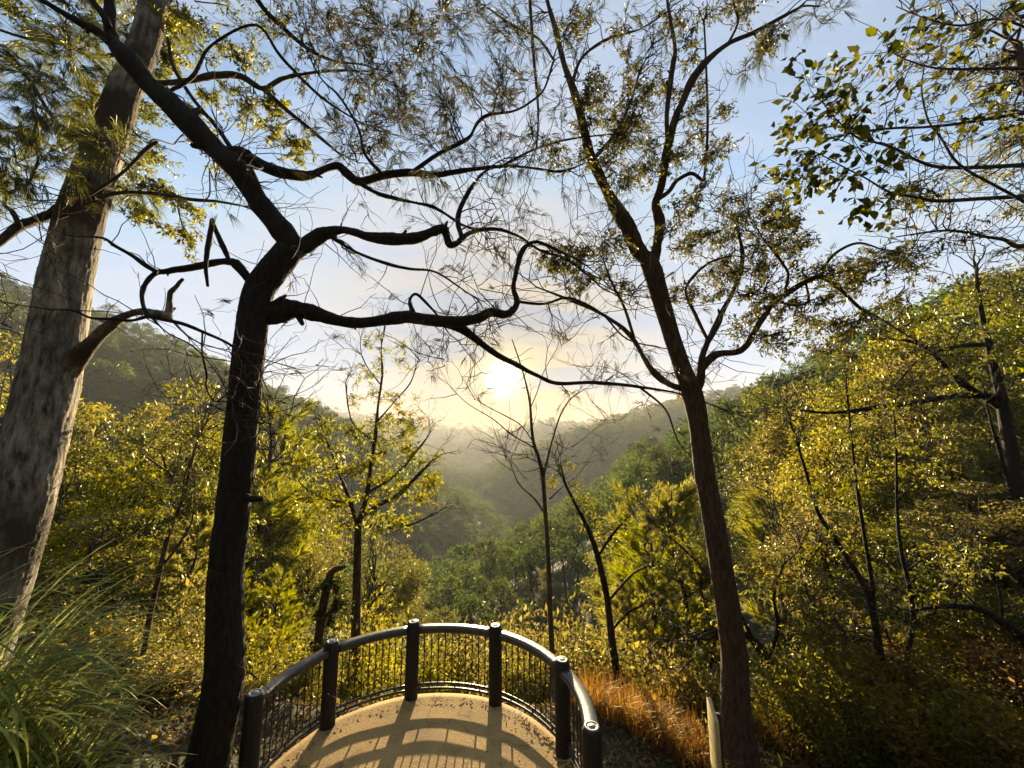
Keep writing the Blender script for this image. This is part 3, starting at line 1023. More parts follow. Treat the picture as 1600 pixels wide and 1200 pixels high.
def brown_tree():
    base = P(1153, 1180, 6.4)
    base[2] = terr1(base[0], base[1]) - 0.12
    t = Tree('she_oak', base, 'tall forked brown-trunked she-oak with mistletoe, right of the balustrade')
    tr = [(1156, 1215, 74), (1153, 1150, 56), (1149, 1100, 47), (1147, 1025, 42), (1137, 950, 39), (1129, 900, 37), (1112, 800, 34), (1100, 733, 32), (1092, 667, 31), (1082, 617, 33),
          (1068, 580, 28), (1052, 533, 26), (1036, 480, 28), (1020, 425, 31), (1010, 400, 28)]
    C, R = t.limb(tr, 6.4, 6.9, 'trunk', 'bark_brown', n=90, rough=0.008, k=18, flute=0.035)
    t.limb([(1018, 415, 24), (998, 390, 25), (980, 360, 24), (965, 333, 23), (950, 305, 20), (938, 280, 18), (926, 250, 16), (915, 215, 14), (903, 170, 14), (893, 133, 13), (878, 85, 11), (866, 40, 9), (855, 0, 7), (845, -50, 6)], 6.9, 7.1, mat='bark_brown', n=16)
    t.limb([(1018, 420, 18), (1026, 390, 17), (1030, 350, 16), (1026, 318, 15), (1033, 293, 14), (1040, 240, 13), (1052, 193, 12), (1066, 160, 11), (1079, 127, 11), (1103, 97, 10), (1139, 68, 9), (1176, 52, 8), (1216, 30, 6), (1253, 10, 4)], 6.9, 6.4, mat='bark_brown', n=12)
    t.limb([(1043, 222, 9), (1042, 180, 8), (1046, 130, 8), (1052, 95, 8), (1055, 73, 7), (1047, 30, 6), (1040, -20, 5)], 6.8, 7.0, mat='bark_brown', n=10)
    t.limb([(1139, 68, 6), (1150, 45, 5), (1153, 30, 5), (1146, 5, 4), (1145, -20, 3)], 6.5, 6.6, mat='bark_brown', n=7)
    t.limb([(1026, 312, 9), (1045, 300, 8), (1058, 283, 7), (1080, 270, 7), (1098, 280, 6), (1102, 272, 6), (1106, 200, 5), (1104, 120, 4), (1100, 30, 3)], 6.8, 6.5, mat='bark_brown', n=8)
    t.limb([(1080, 625, 18), (1094, 590, 16), (1099, 557, 15), (1109, 533, 13), (1120, 505, 11), (1130, 485, 10), (1149, 450, 8), (1160, 400, 6), (1150, 350, 4)], 6.85, 6.7, mat='bark_brown', n=11)
    t.limb([(1098, 578, 13), (1110, 560, 12), (1126, 552, 11), (1150, 549, 10), (1170, 535, 11), (1189, 500, 11), (1205, 475, 11), (1226, 460, 10), (1253, 443, 9), (1283, 433, 9), (1313, 453, 7), (1346, 483, 6), (1379, 500, 4), (1410, 520, 3)], 6.8, 6.0, mat='bark_brown', n=10)
    t.limb([(1226, 460, 6), (1231, 430, 6), (1225, 415, 5), (1213, 400, 5), (1190, 370, 3)], 6.3, 6.4, mat='bark_brown', n=7)
    t.limb([(1260, 440, 6), (1262, 470, 5), (1240, 478, 4), (1215, 470, 4)], 6.25, 6.2, mat='bark_brown', n=7)
    t.limb([(1283, 433, 6), (1300, 400, 5), (1340, 380, 4), (1380, 390, 3)], 6.2, 6.1, mat='bark_brown', n=7)
    t.limb([(1108, 535, 7), (1085, 490, 6), (1072, 455, 5), (1085, 430, 5), (1110, 410, 4), (1140, 400, 3)], 6.8, 6.6, mat='bark_brown', n=7)
    t.limb([(1075, 608, 12), (1053, 603, 11), (1030, 590, 10), (1014, 572, 9), (993, 533, 9), (978, 516, 8), (960, 503, 7), (933, 487, 6), (886, 467, 5), (850, 453, 3)], 6.85, 6.6, mat='bark_brown', n=9)
    t.limb([(990, 526, 6), (976, 483, 5), (956, 443, 4), (943, 407, 3)], 6.7, 6.8, mat='bark_brown', n=6)
    t.limb([(826, -20, 5), (833, 83, 5), (841, 173, 4), (838, 227, 3)], 7.0, 7.0, mat='bark_brown', n=6)
    t.limb([(893, 133, 7), (910, 90, 6), (950, 60, 5), (1000, 45, 4), (1040, 20, 3)], 7.1, 7.2, mat='bark_brown', n=7)
    t.limb([(926, 250, 7), (960, 210, 6), (985, 160, 5), (1000, 110, 4)], 7.1, 7.0, mat='bark_brown', n=7)
    t.limb([(866, 95, 6), (840, 60, 5), (800, 40, 4), (760, 10, 3)], 7.1, 7.0, mat='bark_brown', n=7)
    dense = [(1000, 100), (960, 60), (900, 40), (1020, 150), (1080, 60), (1100, 130), (1170, 20), (1090, 200), (1120, 235), (960, 180), (1010, 220), (940, 150), (900, 200), (1060, 250), (1000, 190), (970, 230),
             (1085, 335), (1140, 320), (1180, 350), (1100, 380), (1205, 390), (1150, 420), (1060, 450), (1250, 380), (1275, 420), (905, 410), (875, 420), (935, 430), (960, 385), (930, 130), (980, 130), (1010, 260), (1050, 30), (1110, 20), (1190, 60),
             (1180, 480), (1205, 520), (1130, 420), (1320, 420), (1380, 400), (1420, 430), (1300, 480), (1255, 520), (1350, 500), (1230, 350), (1160, 460), (1240, 470), (1290, 540), (1340, 450), (1070, 400), (1190, 420), (1130, 370), (1400, 480), (1220, 320), (1100, 300), (860, 400), (900, 440), (920, 170), (880, 240), (990, 280), (950, 250), (1050, 330)]
    for (x, y) in dense + [(a + RNG.uniform(-35, 35), b + RNG.uniform(-35, 35)) for a, b in dense]:
        sc = RNG.uniform(0.7, 1.2)
        t.clump(P(x + RNG.uniform(-12, 12), y + RNG.uniform(-12, 12), jit(6.8, 0.5) if x < 1150 else jit(6.4, 0.5)), 0.50 * sc, 'leaf', 'leaf_crown', n=int(270 * sc), size=0.078, twigs=14)
    for (x, y) in [(1200, 70), (1180, 95), (1230, 50), (1270, 25), (1310, 10), (1170, 110), (880, 50), (840, 120), (850, 70), (900, 90), (1010, 50), (980, 20), (930, 20), (960, 320), (980, 210), (1040, 60), (1080, 180), (1000, 240)]:
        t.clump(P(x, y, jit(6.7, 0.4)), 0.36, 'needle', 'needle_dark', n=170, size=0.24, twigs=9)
    # moss and epiphyte tufts where the stem forks
    for (x, y) in [(940, 275), (955, 262), (975, 255), (1075, 610), (1060, 620)]:
        t.clump(P(x, y, 6.9), 0.14, 'leaf', 'leaf_gum', n=70, size=0.06, twigs=6)
    t.wiry(300, (0.3, 1.0), 0.1, thick=0.006, needle=0.2, mat='needle_dark')
    t.finish()


def leaf_mesh(k):
    """a single broad oval leaf, folded and curled, about 1 unit long"""
    rng = np.random.RandomState(40 + k)
    ts = [0.0, 0.14, 0.34, 0.58, 0.8, 1.0]
    ws = [0.015, 0.20, 0.30, 0.26, 0.13, 0.0]
    Vv = []
    curl = rng.uniform(0.05, 0.2)
    fold = rng.uniform(0.12, 0.35)
    for t, w in zip(ts, ws):
        z = -curl * t * t
        Vv += [(-w, t, z + fold * w), (0, t, z), (w, t, z + fold * w)]
    F = []
    for i in range(len(ts) - 1):
        a, b = 3 * i, 3 * i + 3
        F += [(a, a + 1, b + 1, b), (a + 1, a + 2, b + 2, b + 1)]
    # stalk
    v, f = tube(np.array([[0, -0.22, 0.02], [0, -0.1, 0], [0, 0.03, 0]]), [0.012, 0.012, 0.01], 4, cap=False)
    n0 = len(Vv)
    me = make_mesh('leaf', np.vstack([np.array(Vv), v]), [np.array(F), f[0] + n0])
    me.materials.append(M['leaf_broad'])
    return me


def broadleaf_tree():
    bx, by = 7.4, 4.6
    base = np.array([bx, by, terr1(bx, by) - 0.1])
    t = Tree('broadleaf_tree', base, 'broad-leaved tree reaching large oval leaves in from the upper right')
    A = Acc()
    tp = catmull([base, base + (0.1, 0.05, 2), base + (-0.1, 0, 4.2), base + (-0.2, 0.1, 6.5), base + (-0.4, 0.1, 9)], 6)
    v, f = tube(tp, np.linspace(0.2, 0.07, len(tp)), 14, 0.04)
    obj('trunk', make_mesh('trunk', v - base, f), M['bark_mid'], t.root)
    t.sk.append(tp[8:])
    t.sr.append(np.linspace(0.18, 0.08, len(tp))[8:])
    Y0, Y1 = 4.5, 4.1

    def lb(pts, y0=Y0, y1=Y1):
        # run each limb back to the trunk beyond the frame
        x0, yy0, w0 = pts[0]
        C, R = limb3(pts, y0, y1, 5)
        tz = tp[np.argmin(np.abs(tp[:, 2] - (C[0][2] - 0.6)))]
        C = np.vstack([catmull([tz, 0.5 * (tz + C[0]) + np.array([0, 0, 0.12]), C[0]], 4)[:-1], C])
        R = np.concatenate([np.linspace(R[0] * 1.7, R[0], len(C) - len(R)), R])
        v, f = tube(C, R, 9, 0.05)
        obj('limb', make_mesh('limb', v - base, f), M['bark_mid'], t.root)
        t.sk.append(C[4:])
        t.sr.append(R[4:])
    lb([(1620, 256, 7), (1560, 260, 7), (1505, 262, 6), (1460, 260, 6), (1425, 247, 5), (1400, 233, 5), (1370, 223, 4), (1343, 217, 4), (1310, 190, 3), (1285, 160, 2)])
    lb([(1620, 108, 7), (1570, 107, 7), (1533, 108, 6), (1466, 107, 4), (1420, 95, 3), (1390, 80, 2)])
    lb([(1620, 174, 6), (1560, 183, 6), (1500, 193, 5), (1440, 199, 4), (1400, 200, 4), (1350, 205, 3), (1300, 215, 2)], 4.4, 4.2)
    lb([(1620, 306, 7), (1540, 310, 6), (1466, 314, 6), (1420, 306, 5), (1390, 300, 4), (1350, 277, 3), (1320, 262, 3), (1280, 240, 2)], 4.6, 4.3)
    lb([(1620, 326, 7), (1570, 298, 6), (1500, 258, 6), (1470, 215, 5), (1450, 187, 4), (1440, 140, 3), (1445, 100, 2)], 4.3, 4.4)
    lb([(1620, 50, 6), (1560, 30, 5), (1500, 40, 4), (1450, 30, 3), (1400, 10, 2)], 4.4, 4.2)
    lb([(1620, 380, 9), (1590, 385, 8), (1570, 375, 6), (1540, 370, 5), (1480, 360, 4), (1400, 370, 2)], 4.7, 5.2)
    leaves = [leaf_mesh(k) for k in range(5)]
    spots = [(1262, 120, 12), (1300, 150, 16), (1335, 140, 12), (1240, 195, 10), (1285, 215, 12), (1330, 195, 14), (1235, 270, 10), (1270, 290, 14), (1320, 275, 10),
             (1385, 60, 9), (1420, 80, 10), (1450, 40, 9), (1480, 110, 10), (1400, 125, 9), (1530, 60, 6), (1560, 130, 6), (1500, 205, 6), (1400, 230, 7), (1355, 320, 9), (1310, 110, 9), (1295, 180, 12), (1350, 165, 9), (1440, 15, 6), (1470, 70, 7), (1375, 260, 7), (1250, 240, 8), (1245, 310, 9), (1290, 255, 9), (1580, 20, 5), (1340, 235, 8), (1395, 305, 6), (1560, 210, 4), (1380, 350, 6)]
    cnt = 0
    for (x, y, n) in spots:
        c = P(x, y, jit(4.2, 0.25))
        a, ra = t.nearest(c)
        p = catmull(wander(a, c, 5, 0.06, 0.02), 3)
        v, f = tube(p, np.linspace(min(0.006, ra * 0.6), 0.0025, len(p)), 5, cap=False)
        t.tw.add(v, f)
        for q in range(n):
            e = c + rand_dirs(1)[0] * RNG.uniform(0.03, 0.20) * np.array([1, 0.8, 0.8])
            s = p[RNG.randint(len(p) // 2, len(p))]
            w = wander(s, e, 4, 0.06)
            v, f = tube(w, np.linspace(0.0022, 0.0014, 4), 3, cap=False)
            t.tw.add(v, f)
            if cnt >= 295:
                continue
            cnt += 1
            L = RNG.uniform(0.09, 0.165)
            o = obj('leaf', leaves[RNG.randint(5)], None, t.root, tuple(e - base))
            d = Vector(unit(unit(w[-1] - w[0]) * 0.7 + rand_dirs(1)[0] * 0.7 + np.array([-0.2, 0, -0.45])))
            qn = d.to_track_quat('Y', 'Z')
            o.rotation_mode = 'QUATERNION'
            from mathutils import Quaternion
            o.rotation_quaternion = qn @ Quaternion((0, 1, 0), RNG.uniform(-1.2, 1.2))
            o.scale = (L, L, L)
    ex = [(x + RNG.uniform(-35, 35), y + RNG.uniform(-30, 30)) for (x, y, n) in spots for _ in range(2)]
    for (x, y) in ex:
        c = P(x, y, jit(4.35, 0.3))
        m = 11
        pos = c + RNG.randn(m, 3) * 0.085
        a, ra = t.nearest(c)
        w = wander(a, c, 6, 0.06)
        v, f = tube(w, np.linspace(0.005, 0.0025, 6), 4, cap=False)
        t.tw.add(v, f)
        L = RNG.uniform(0.07, 0.14, m)
        t.add_leaf('leaf_joined', *leaf_quads(pos, rand_dirs(m) + np.array([-0.2, 0, -0.4]), L, L * 0.55))
    # finer foliage further back on the same tree
    for q in range(70):
        x, y = RNG.uniform(1380, 1640), RNG.uniform(0, 400)
        if y < 250 and x < 1480 and RNG.rand() < 0.5:
            continue
        t.clump(P(x, y, jit(5.2, 0.5)), 0.34, 'leaf' if q % 3 else 'needle', 'leaf_crown' if q % 3 else 'needle', n=60, size=0.08 if q % 3 else 0.2, twigs=8)
    t.wiry(150, (0.4, 1.1), 0.05, thick=0.004)
    t.finish()


she_oak()
pale_gum()
brown_tree()
broadleaf_tree()

# ------------------------------------------------------------------ saplings traced by the railing


def leafy_sapling():
    base = P(556, 1085, 11.0)
    g = terr1(base[0], base[1]) - 0.1
    base[2] = g
    t = Tree('sapling', base, 'slender leafy sapling with a wispy top, behind the left half of the balustrade')
    bx = P(553, 1090, 11.0)
    C, R = limb3([(556, 1090, 17), (556, 1000, 16), (558, 900, 13), (559, 850, 12), (560, 815, 11)], 11.0, 11.0, 6)
    lo = np.array([bx[0], bx[1], g])
    C = np.vstack([catmull([lo, 0.5 * (lo + C[0]), C[0]], 4)[:-1], C])
    R = np.concatenate([np.linspace(0.19, R[0], len(C) - len(R)), R])
    v, f = tube(C, R, 14, 0.04)
    obj('trunk', make_mesh('trunk', v - base, f), M['bark_brown'], t.root)
    t.sk.append(C[-10:]); t.sr.append(R[-10:])
    K = dict(mat='bark_mid', n=8)
    t.limb([(560, 818, 10), (572, 780, 9), (580, 730, 8), (586, 683, 7), (592, 630, 5), (597, 583, 4), (596, 545, 3), (600, 520, 2)], 11, 11, **K)
    t.limb([(558, 820, 8), (545, 780, 7), (532, 740, 6), (515, 700, 5), (500, 660, 3)], 11, 10.6, **K)
    t.limb([(562, 810, 8), (590, 790, 7), (625, 770, 6), (655, 740, 5), (680, 715, 3)], 11, 11.5, **K)
    t.limb([(575, 770, 6), (620, 740, 5), (655, 700, 4), (670, 680, 2)], 11, 11.2, **K)
    t.limb([(545, 785, 5), (510, 780, 4), (475, 760, 3), (460, 740, 2)], 10.9, 10.6, **K)
    t.limb([(584, 690, 4), (555, 665, 3), (545, 640, 3), (540, 600, 2)], 11, 10.9, **K)
    t.limb([(588, 660, 4), (615, 630, 3), (640, 600, 2), (650, 575, 2)], 11, 11.1, **K)
    t.limb([(594, 600, 3), (575, 575, 2), (565, 555, 2)], 11, 11, **K)
    t.limb([(562, 815, 6), (600, 825, 5), (640, 820, 4), (685, 800, 2)], 11, 10.6, **K)
    for q in range(120):
        while True:
            x, y = RNG.uniform(455, 700), RNG.uniform(640, 840)
            if ((x - 570) / 120) ** 2 + ((y - 745) / 100) ** 2 < 1:
                break
        t.clump(P(x, y, jit(11, 0.9)), 0.46, 'leaf', 'leaf_gum' if q % 3 else 'leaf_fresh', n=66, size=0.115, twigs=7)
    for q in range(48):
        y = RNG.uniform(520, 680)
        wd = 22 + (y - 520) * 0.28
        x = 600 + RNG.uniform(-wd, wd)
        t.clump(P(x, y, jit(11, 0.5)), 0.36, 'leaf', 'leaf_fresh' if q % 2 else 'leaf_gum', n=34, size=0.10, twigs=6)
    t.finish()


def bare_sapling():
    base = P(863, 1035, 7.56)
    base[2] = terr1(base[0], base[1]) - 0.1
    t = Tree('dead_sapling', base, 'bare dead sapling with fine grey twigs standing under the sun')
    up = limb3([(864, 1040, 8.64), (860, 960, 7.92), (857, 880, 7.20), (852, 800, 6.48), (848, 745, 6.48), (843, 720, 5.76), (834, 692, 5.04), (830, 660, 4.32), (828, 630, 3.60), (822, 600, 2.88), (812, 565, 2.16), (800, 530, 1.44)], 10.5, 10.2, 6)
    C = np.vstack([base[None], up[0]])
    R = np.concatenate([[up[1][0] * 1.3], up[1]])
    v, f = tube(C, R, 12, 0.04)
    obj('trunk', make_mesh('trunk', v - base, f), M['bark_mid'], t.root)
    t.sk.append(C[20:]); t.sr.append(R[20:])
    K = dict(mat='bark_mid', n=6)
    t.limb([(849, 745, 5.04), (856, 715, 4.32), (864, 685, 3.60), (875, 650, 2.88), (890, 625, 2.16), (910, 610, 1.44)], 10.4, 10.8, **K)
    t.limb([(833, 690, 2.88), (815, 665, 2.16), (790, 650, 2.16), (760, 635, 1.44)], 10.3, 10.0, **K)
    t.limb([(836, 700, 2.88), (800, 680, 2.16), (770, 655, 2.16), (730, 630, 1.44), (700, 600, 1.08)], 10.3, 9.8, **K)
    t.limb([(858, 780, 3.60), (880, 760, 2.88), (900, 745, 2.16), (920, 720, 1.44)], 10.4, 10.6, **K)
    t.limb([(853, 805, 3.60), (835, 780, 2.88), (810, 755, 2.16), (800, 730, 1.44)], 10.4, 10.2, **K)
    t.limb([(828, 640, 2.16), (840, 610, 1.80), (850, 580, 1.44), (870, 545, 1.08)], 10.2, 10.4, **K)
    t.limb([(866, 690, 2.16), (885, 700, 1.80), (905, 690, 1.44), (930, 670, 1.08)], 10.5, 10.7, **K)
    t.wiry(95, (0.6, 1.6), 0.35, thick=0.008, fork=2)
    t.finish('twig_pale')


def leaning_stems():
    specs = [
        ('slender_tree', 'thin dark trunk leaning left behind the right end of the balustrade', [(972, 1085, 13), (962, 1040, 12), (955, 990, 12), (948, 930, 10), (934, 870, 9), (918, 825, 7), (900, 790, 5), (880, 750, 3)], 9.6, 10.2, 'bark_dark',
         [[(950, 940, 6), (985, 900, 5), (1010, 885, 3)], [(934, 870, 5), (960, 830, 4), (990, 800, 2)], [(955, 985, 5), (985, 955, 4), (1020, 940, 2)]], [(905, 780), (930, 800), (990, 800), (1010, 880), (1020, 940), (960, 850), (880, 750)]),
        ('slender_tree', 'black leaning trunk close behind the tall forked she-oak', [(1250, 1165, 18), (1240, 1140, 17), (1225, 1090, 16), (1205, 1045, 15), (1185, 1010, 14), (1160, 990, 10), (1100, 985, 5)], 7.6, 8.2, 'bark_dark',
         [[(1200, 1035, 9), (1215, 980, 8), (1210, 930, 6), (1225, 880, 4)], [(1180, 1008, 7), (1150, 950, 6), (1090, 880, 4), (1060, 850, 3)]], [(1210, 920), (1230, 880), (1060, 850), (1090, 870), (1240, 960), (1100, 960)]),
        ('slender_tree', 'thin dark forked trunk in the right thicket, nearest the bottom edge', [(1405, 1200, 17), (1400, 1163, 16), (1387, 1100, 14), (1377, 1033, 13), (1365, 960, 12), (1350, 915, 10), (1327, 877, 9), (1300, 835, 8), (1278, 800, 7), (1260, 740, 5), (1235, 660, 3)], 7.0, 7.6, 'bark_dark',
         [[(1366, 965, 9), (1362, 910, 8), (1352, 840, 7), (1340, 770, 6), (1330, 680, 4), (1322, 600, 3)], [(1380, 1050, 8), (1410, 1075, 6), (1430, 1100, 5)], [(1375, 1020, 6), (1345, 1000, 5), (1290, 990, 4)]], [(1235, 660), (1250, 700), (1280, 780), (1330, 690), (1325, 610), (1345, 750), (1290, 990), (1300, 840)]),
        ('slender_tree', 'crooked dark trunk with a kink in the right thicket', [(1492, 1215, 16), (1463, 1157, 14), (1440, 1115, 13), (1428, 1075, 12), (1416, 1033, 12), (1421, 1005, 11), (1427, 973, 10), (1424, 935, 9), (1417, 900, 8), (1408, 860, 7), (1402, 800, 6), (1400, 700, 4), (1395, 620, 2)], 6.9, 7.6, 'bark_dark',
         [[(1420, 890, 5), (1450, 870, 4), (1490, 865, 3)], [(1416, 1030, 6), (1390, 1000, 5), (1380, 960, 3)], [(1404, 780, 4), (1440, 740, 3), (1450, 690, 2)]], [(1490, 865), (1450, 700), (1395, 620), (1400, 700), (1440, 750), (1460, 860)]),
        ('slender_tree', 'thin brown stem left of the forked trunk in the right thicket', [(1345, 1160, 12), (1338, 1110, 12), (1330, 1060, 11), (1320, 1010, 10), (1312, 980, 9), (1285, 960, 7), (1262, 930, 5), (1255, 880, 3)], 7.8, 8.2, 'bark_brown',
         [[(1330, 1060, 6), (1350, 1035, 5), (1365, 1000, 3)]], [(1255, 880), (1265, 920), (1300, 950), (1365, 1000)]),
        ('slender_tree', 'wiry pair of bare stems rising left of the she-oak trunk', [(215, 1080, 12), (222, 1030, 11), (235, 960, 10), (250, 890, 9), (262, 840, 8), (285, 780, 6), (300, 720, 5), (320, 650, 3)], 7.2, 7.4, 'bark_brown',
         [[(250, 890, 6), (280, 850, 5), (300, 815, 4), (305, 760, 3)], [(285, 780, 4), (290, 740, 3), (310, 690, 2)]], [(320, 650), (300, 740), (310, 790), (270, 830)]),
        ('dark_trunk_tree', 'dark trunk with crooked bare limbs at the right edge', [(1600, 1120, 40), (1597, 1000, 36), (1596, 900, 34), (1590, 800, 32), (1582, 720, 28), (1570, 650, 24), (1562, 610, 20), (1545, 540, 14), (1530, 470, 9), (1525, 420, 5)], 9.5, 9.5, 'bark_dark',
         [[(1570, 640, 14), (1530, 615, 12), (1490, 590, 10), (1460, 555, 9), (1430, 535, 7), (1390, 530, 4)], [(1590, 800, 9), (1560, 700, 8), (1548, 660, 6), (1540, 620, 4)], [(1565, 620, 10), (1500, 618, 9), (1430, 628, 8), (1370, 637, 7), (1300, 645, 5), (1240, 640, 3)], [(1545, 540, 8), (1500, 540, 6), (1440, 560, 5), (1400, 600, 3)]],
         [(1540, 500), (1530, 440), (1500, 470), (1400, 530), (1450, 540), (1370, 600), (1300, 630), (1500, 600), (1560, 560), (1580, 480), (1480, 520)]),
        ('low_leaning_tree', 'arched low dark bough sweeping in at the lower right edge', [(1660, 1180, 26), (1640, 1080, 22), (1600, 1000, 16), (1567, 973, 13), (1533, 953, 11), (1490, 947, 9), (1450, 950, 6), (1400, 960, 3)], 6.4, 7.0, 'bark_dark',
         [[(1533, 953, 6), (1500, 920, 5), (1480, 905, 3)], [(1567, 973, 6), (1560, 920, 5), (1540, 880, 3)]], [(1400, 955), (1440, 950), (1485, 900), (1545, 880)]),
    ]
    for name, label, pts, y0, y1, mat, subs, cl in specs:
        base = P(pts[0][0], pts[0][1], y0)
        g = terr1(base[0], base[1])
        b = np.array([base[0], base[1], min(g, base[2]) - 0.12])
        t = Tree(name, b, label)
        C, R = limb3(pts, y0, y1, 6)
        if base[2] > g:
            C = np.vstack([b[None], C])
            R = np.concatenate([[R[0] * 1.2], R])
        v, f = tube(C, R, 12, 0.05)
        obj('trunk', make_mesh('trunk', v - b, f), M[mat], t.root)
        t.sk.append(C[len(C) // 3:]); t.sr.append(R[len(C) // 3:])
        for s in subs:
            t.limb(s, y0 + (y1 - y0) * 0.6, y1 + RNG.uniform(-0.6, 0.6), mat=mat, n=8)
        for q in range(5):
            t.sprout(C[-1 - RNG.randint(0, 4)], unit(C[-1] - C[-4]), R[-1], RNG.uniform(0.6, 1.3))
        for (x, y) in cl:
            for q in range(3):
                t.clump(P(x + RNG.uniform(-25, 25), y + RNG.uniform(-25, 25), jit(y1, 0.5)), 0.42, 'leaf', 'leaf_olive' if q else 'leaf_gum', n=80, size=0.085, twigs=8)
        t.wiry(26, (0.3, 1.0), 0.1, thick=0.005)
        t.finish()


def ivy_stump():
    base = P(492, 1105, 9.6)
    g = terr1(base[0], base[1])
    base[2] = g - 0.1
    t = Tree('ivy_trunk', base, 'short dead trunk smothered in dark ivy behind the leftmost rail')
    C, R = limb3([(490, 1110, 14), (493, 1040, 13), (500, 980, 14), (508, 930, 13), (518, 895, 10), (540, 885, 5)], 9.6, 9.6, 6)
    C = np.vstack([base[None], C])
    R = np.concatenate([[R[0]], R])
    v, f = tube(C, R, 14, 0.06)
    obj('trunk', make_mesh('trunk', v - base, f), M['bark_brown'], t.root)
    for q in range(34):
        y = RNG.uniform(895, 1010)
        w = 26 * math.sin(math.pi * min(1, (y - 880) / 150)) + 5
        t.clump(P(512 - (y - 940) * 0.10 + RNG.uniform(-w, w), y, jit(9.6, 0.28)), 0.22, 'leaf', 'ivy', n=110, size=0.085, link=False, twigs=6)
    t.finish()


leafy_sapling()
bare_sapling()
leaning_stems()
ivy_stump()

# ------------------------------------------------------------------ growing kinds of tree, copied over the slopes


def gum_proto(seed, h=9.0, spread=2.9, nclump=54, per=215, leaf=0.118, low=0.28):
    rng = np.random.RandomState(seed)
    tr = Acc()
    top = np.array([rng.uniform(-.5, .5), rng.uniform(-.5, .5), h * 0.78])
    p = catmull(wander((0, 0, -0.3), top, 6, 0.03, rng=rng), 4)
    v, f = tube(p, np.linspace(0.17, 0.05, len(p)), 9, 0.05, rng)
    tr.add(v, f)
    B, D, L = [], [], []
    lobes = [(rng.uniform(0, 6.28), rng.uniform(0.35, 1.0), rng.uniform(low, 0.95)) for _ in range(9)]
    for c in range(nclump):
        a, rr, zz = lobes[c % len(lobes)]
        a += rng.normal(0, 0.35)
        zf = np.clip(zz + rng.normal(0, 0.07), low * 0.8, 0.98)
        prof = math.sin(math.pi * min(1, max(0.05, (zf - low * 0.6) / (1.06 - low * 0.6)))) ** 0.7
        r = spread * rr * prof * rng.uniform(0.75, 1.1)
        cc = np.array([r * math.cos(a), r * math.sin(a), zf * h])
        if c < 2:
            cc = np.array([top[0] + rng.uniform(-.4, .4), top[1] + rng.uniform(-.4, .4), h * 0.97])
        i = int(np.clip((zf - 0.16) / 0.8 * len(p), 3, len(p) - 1))
        w = catmull(wander(p[i], cc, 5, 0.08, 0.06, rng=rng), 2)
        v, f = tube(w, np.linspace(0.05, 0.012, len(w)), 5, 0, cap=False)
        tr.add(v, f)
        cr = rng.uniform(0.45, 0.95)
        n = int(per * cr / 0.7)
        u = rand_dirs(n, rng)
        rad = rng.uniform(0.35, 1.0, n)[:, None] ** 0.6
        pos = cc + u * rad * cr * np.array([1.1, 1.1, 0.62])
        B.append(pos)
        D.append(u * 0.6 + rand_dirs(n, rng) * 0.8 + np.array([0, 0, -0.35]))
        L.append(leaf * np.exp(rng.normal(0, 0.38, n)))
    B, D, L = map(np.concatenate, (B, D, L))
    V, F = leaf_quads(B, D, L, L * rng.uniform(0.32, 0.5), rng, upbias=0.5)
    return tr.mesh('trunk'), make_mesh('crown', V, F, False), h


def she_oak_proto(seed, h=8.0, spread=2.0, nb=60):
    rng = np.random.RandomState(seed)
    tr = Acc()
    p = catmull(wander((0, 0, -0.3), (rng.uniform(-.4, .4), rng.uniform(-.4, .4), h * 0.95), 6, 0.025, rng=rng), 4)
    v, f = tube(p, np.linspace(0.15, 0.02, len(p)), 8, 0.05, rng)
    tr.add(v, f)
    B, D, L = [], [], []
    for c in range(nb):
        zf = rng.uniform(0.22, 0.97)
        i = int(zf * (len(p) - 1))
        a = rng.uniform(0, 6.28)
        r = spread * (1.08 - zf) ** 0.6 * rng.uniform(0.45, 1.05)
        e = p[i] + np.array([r * math.cos(a), r * math.sin(a), r * rng.uniform(0.35, 0.9)])
        w = catmull(wander(p[i], e, 5, 0.06, -0.06, rng=rng), 2)
        v, f = tube(w, np.linspace(0.03, 0.008, len(w)), 4, 0, cap=False)
        tr.add(v, f)
        for k in range(10):
            s = w[rng.randint(len(w) // 3, len(w))]
            dr = unit(unit(w[-1] - w[0]) + rand_dirs(1, rng)[0] * 0.6 + np.array([0, 0, 0.45]))
            m = 26
            tt = rng.uniform(0, 0.45, m)[:, None]
            B.append(s + dr * tt + rng.randn(m, 3) * 0.02)
            D.append(dr + rand_dirs(m, rng) * 0.40)
            L.append(rng.uniform(0.18, 0.36, m))
    B, D, L = map(np.concatenate, (B, D, L))
    V, F = needle_tris(B, D, L, 0.018, rng, 0.2)
    return tr.mesh('trunk'), make_mesh('crown', V, F, False), h


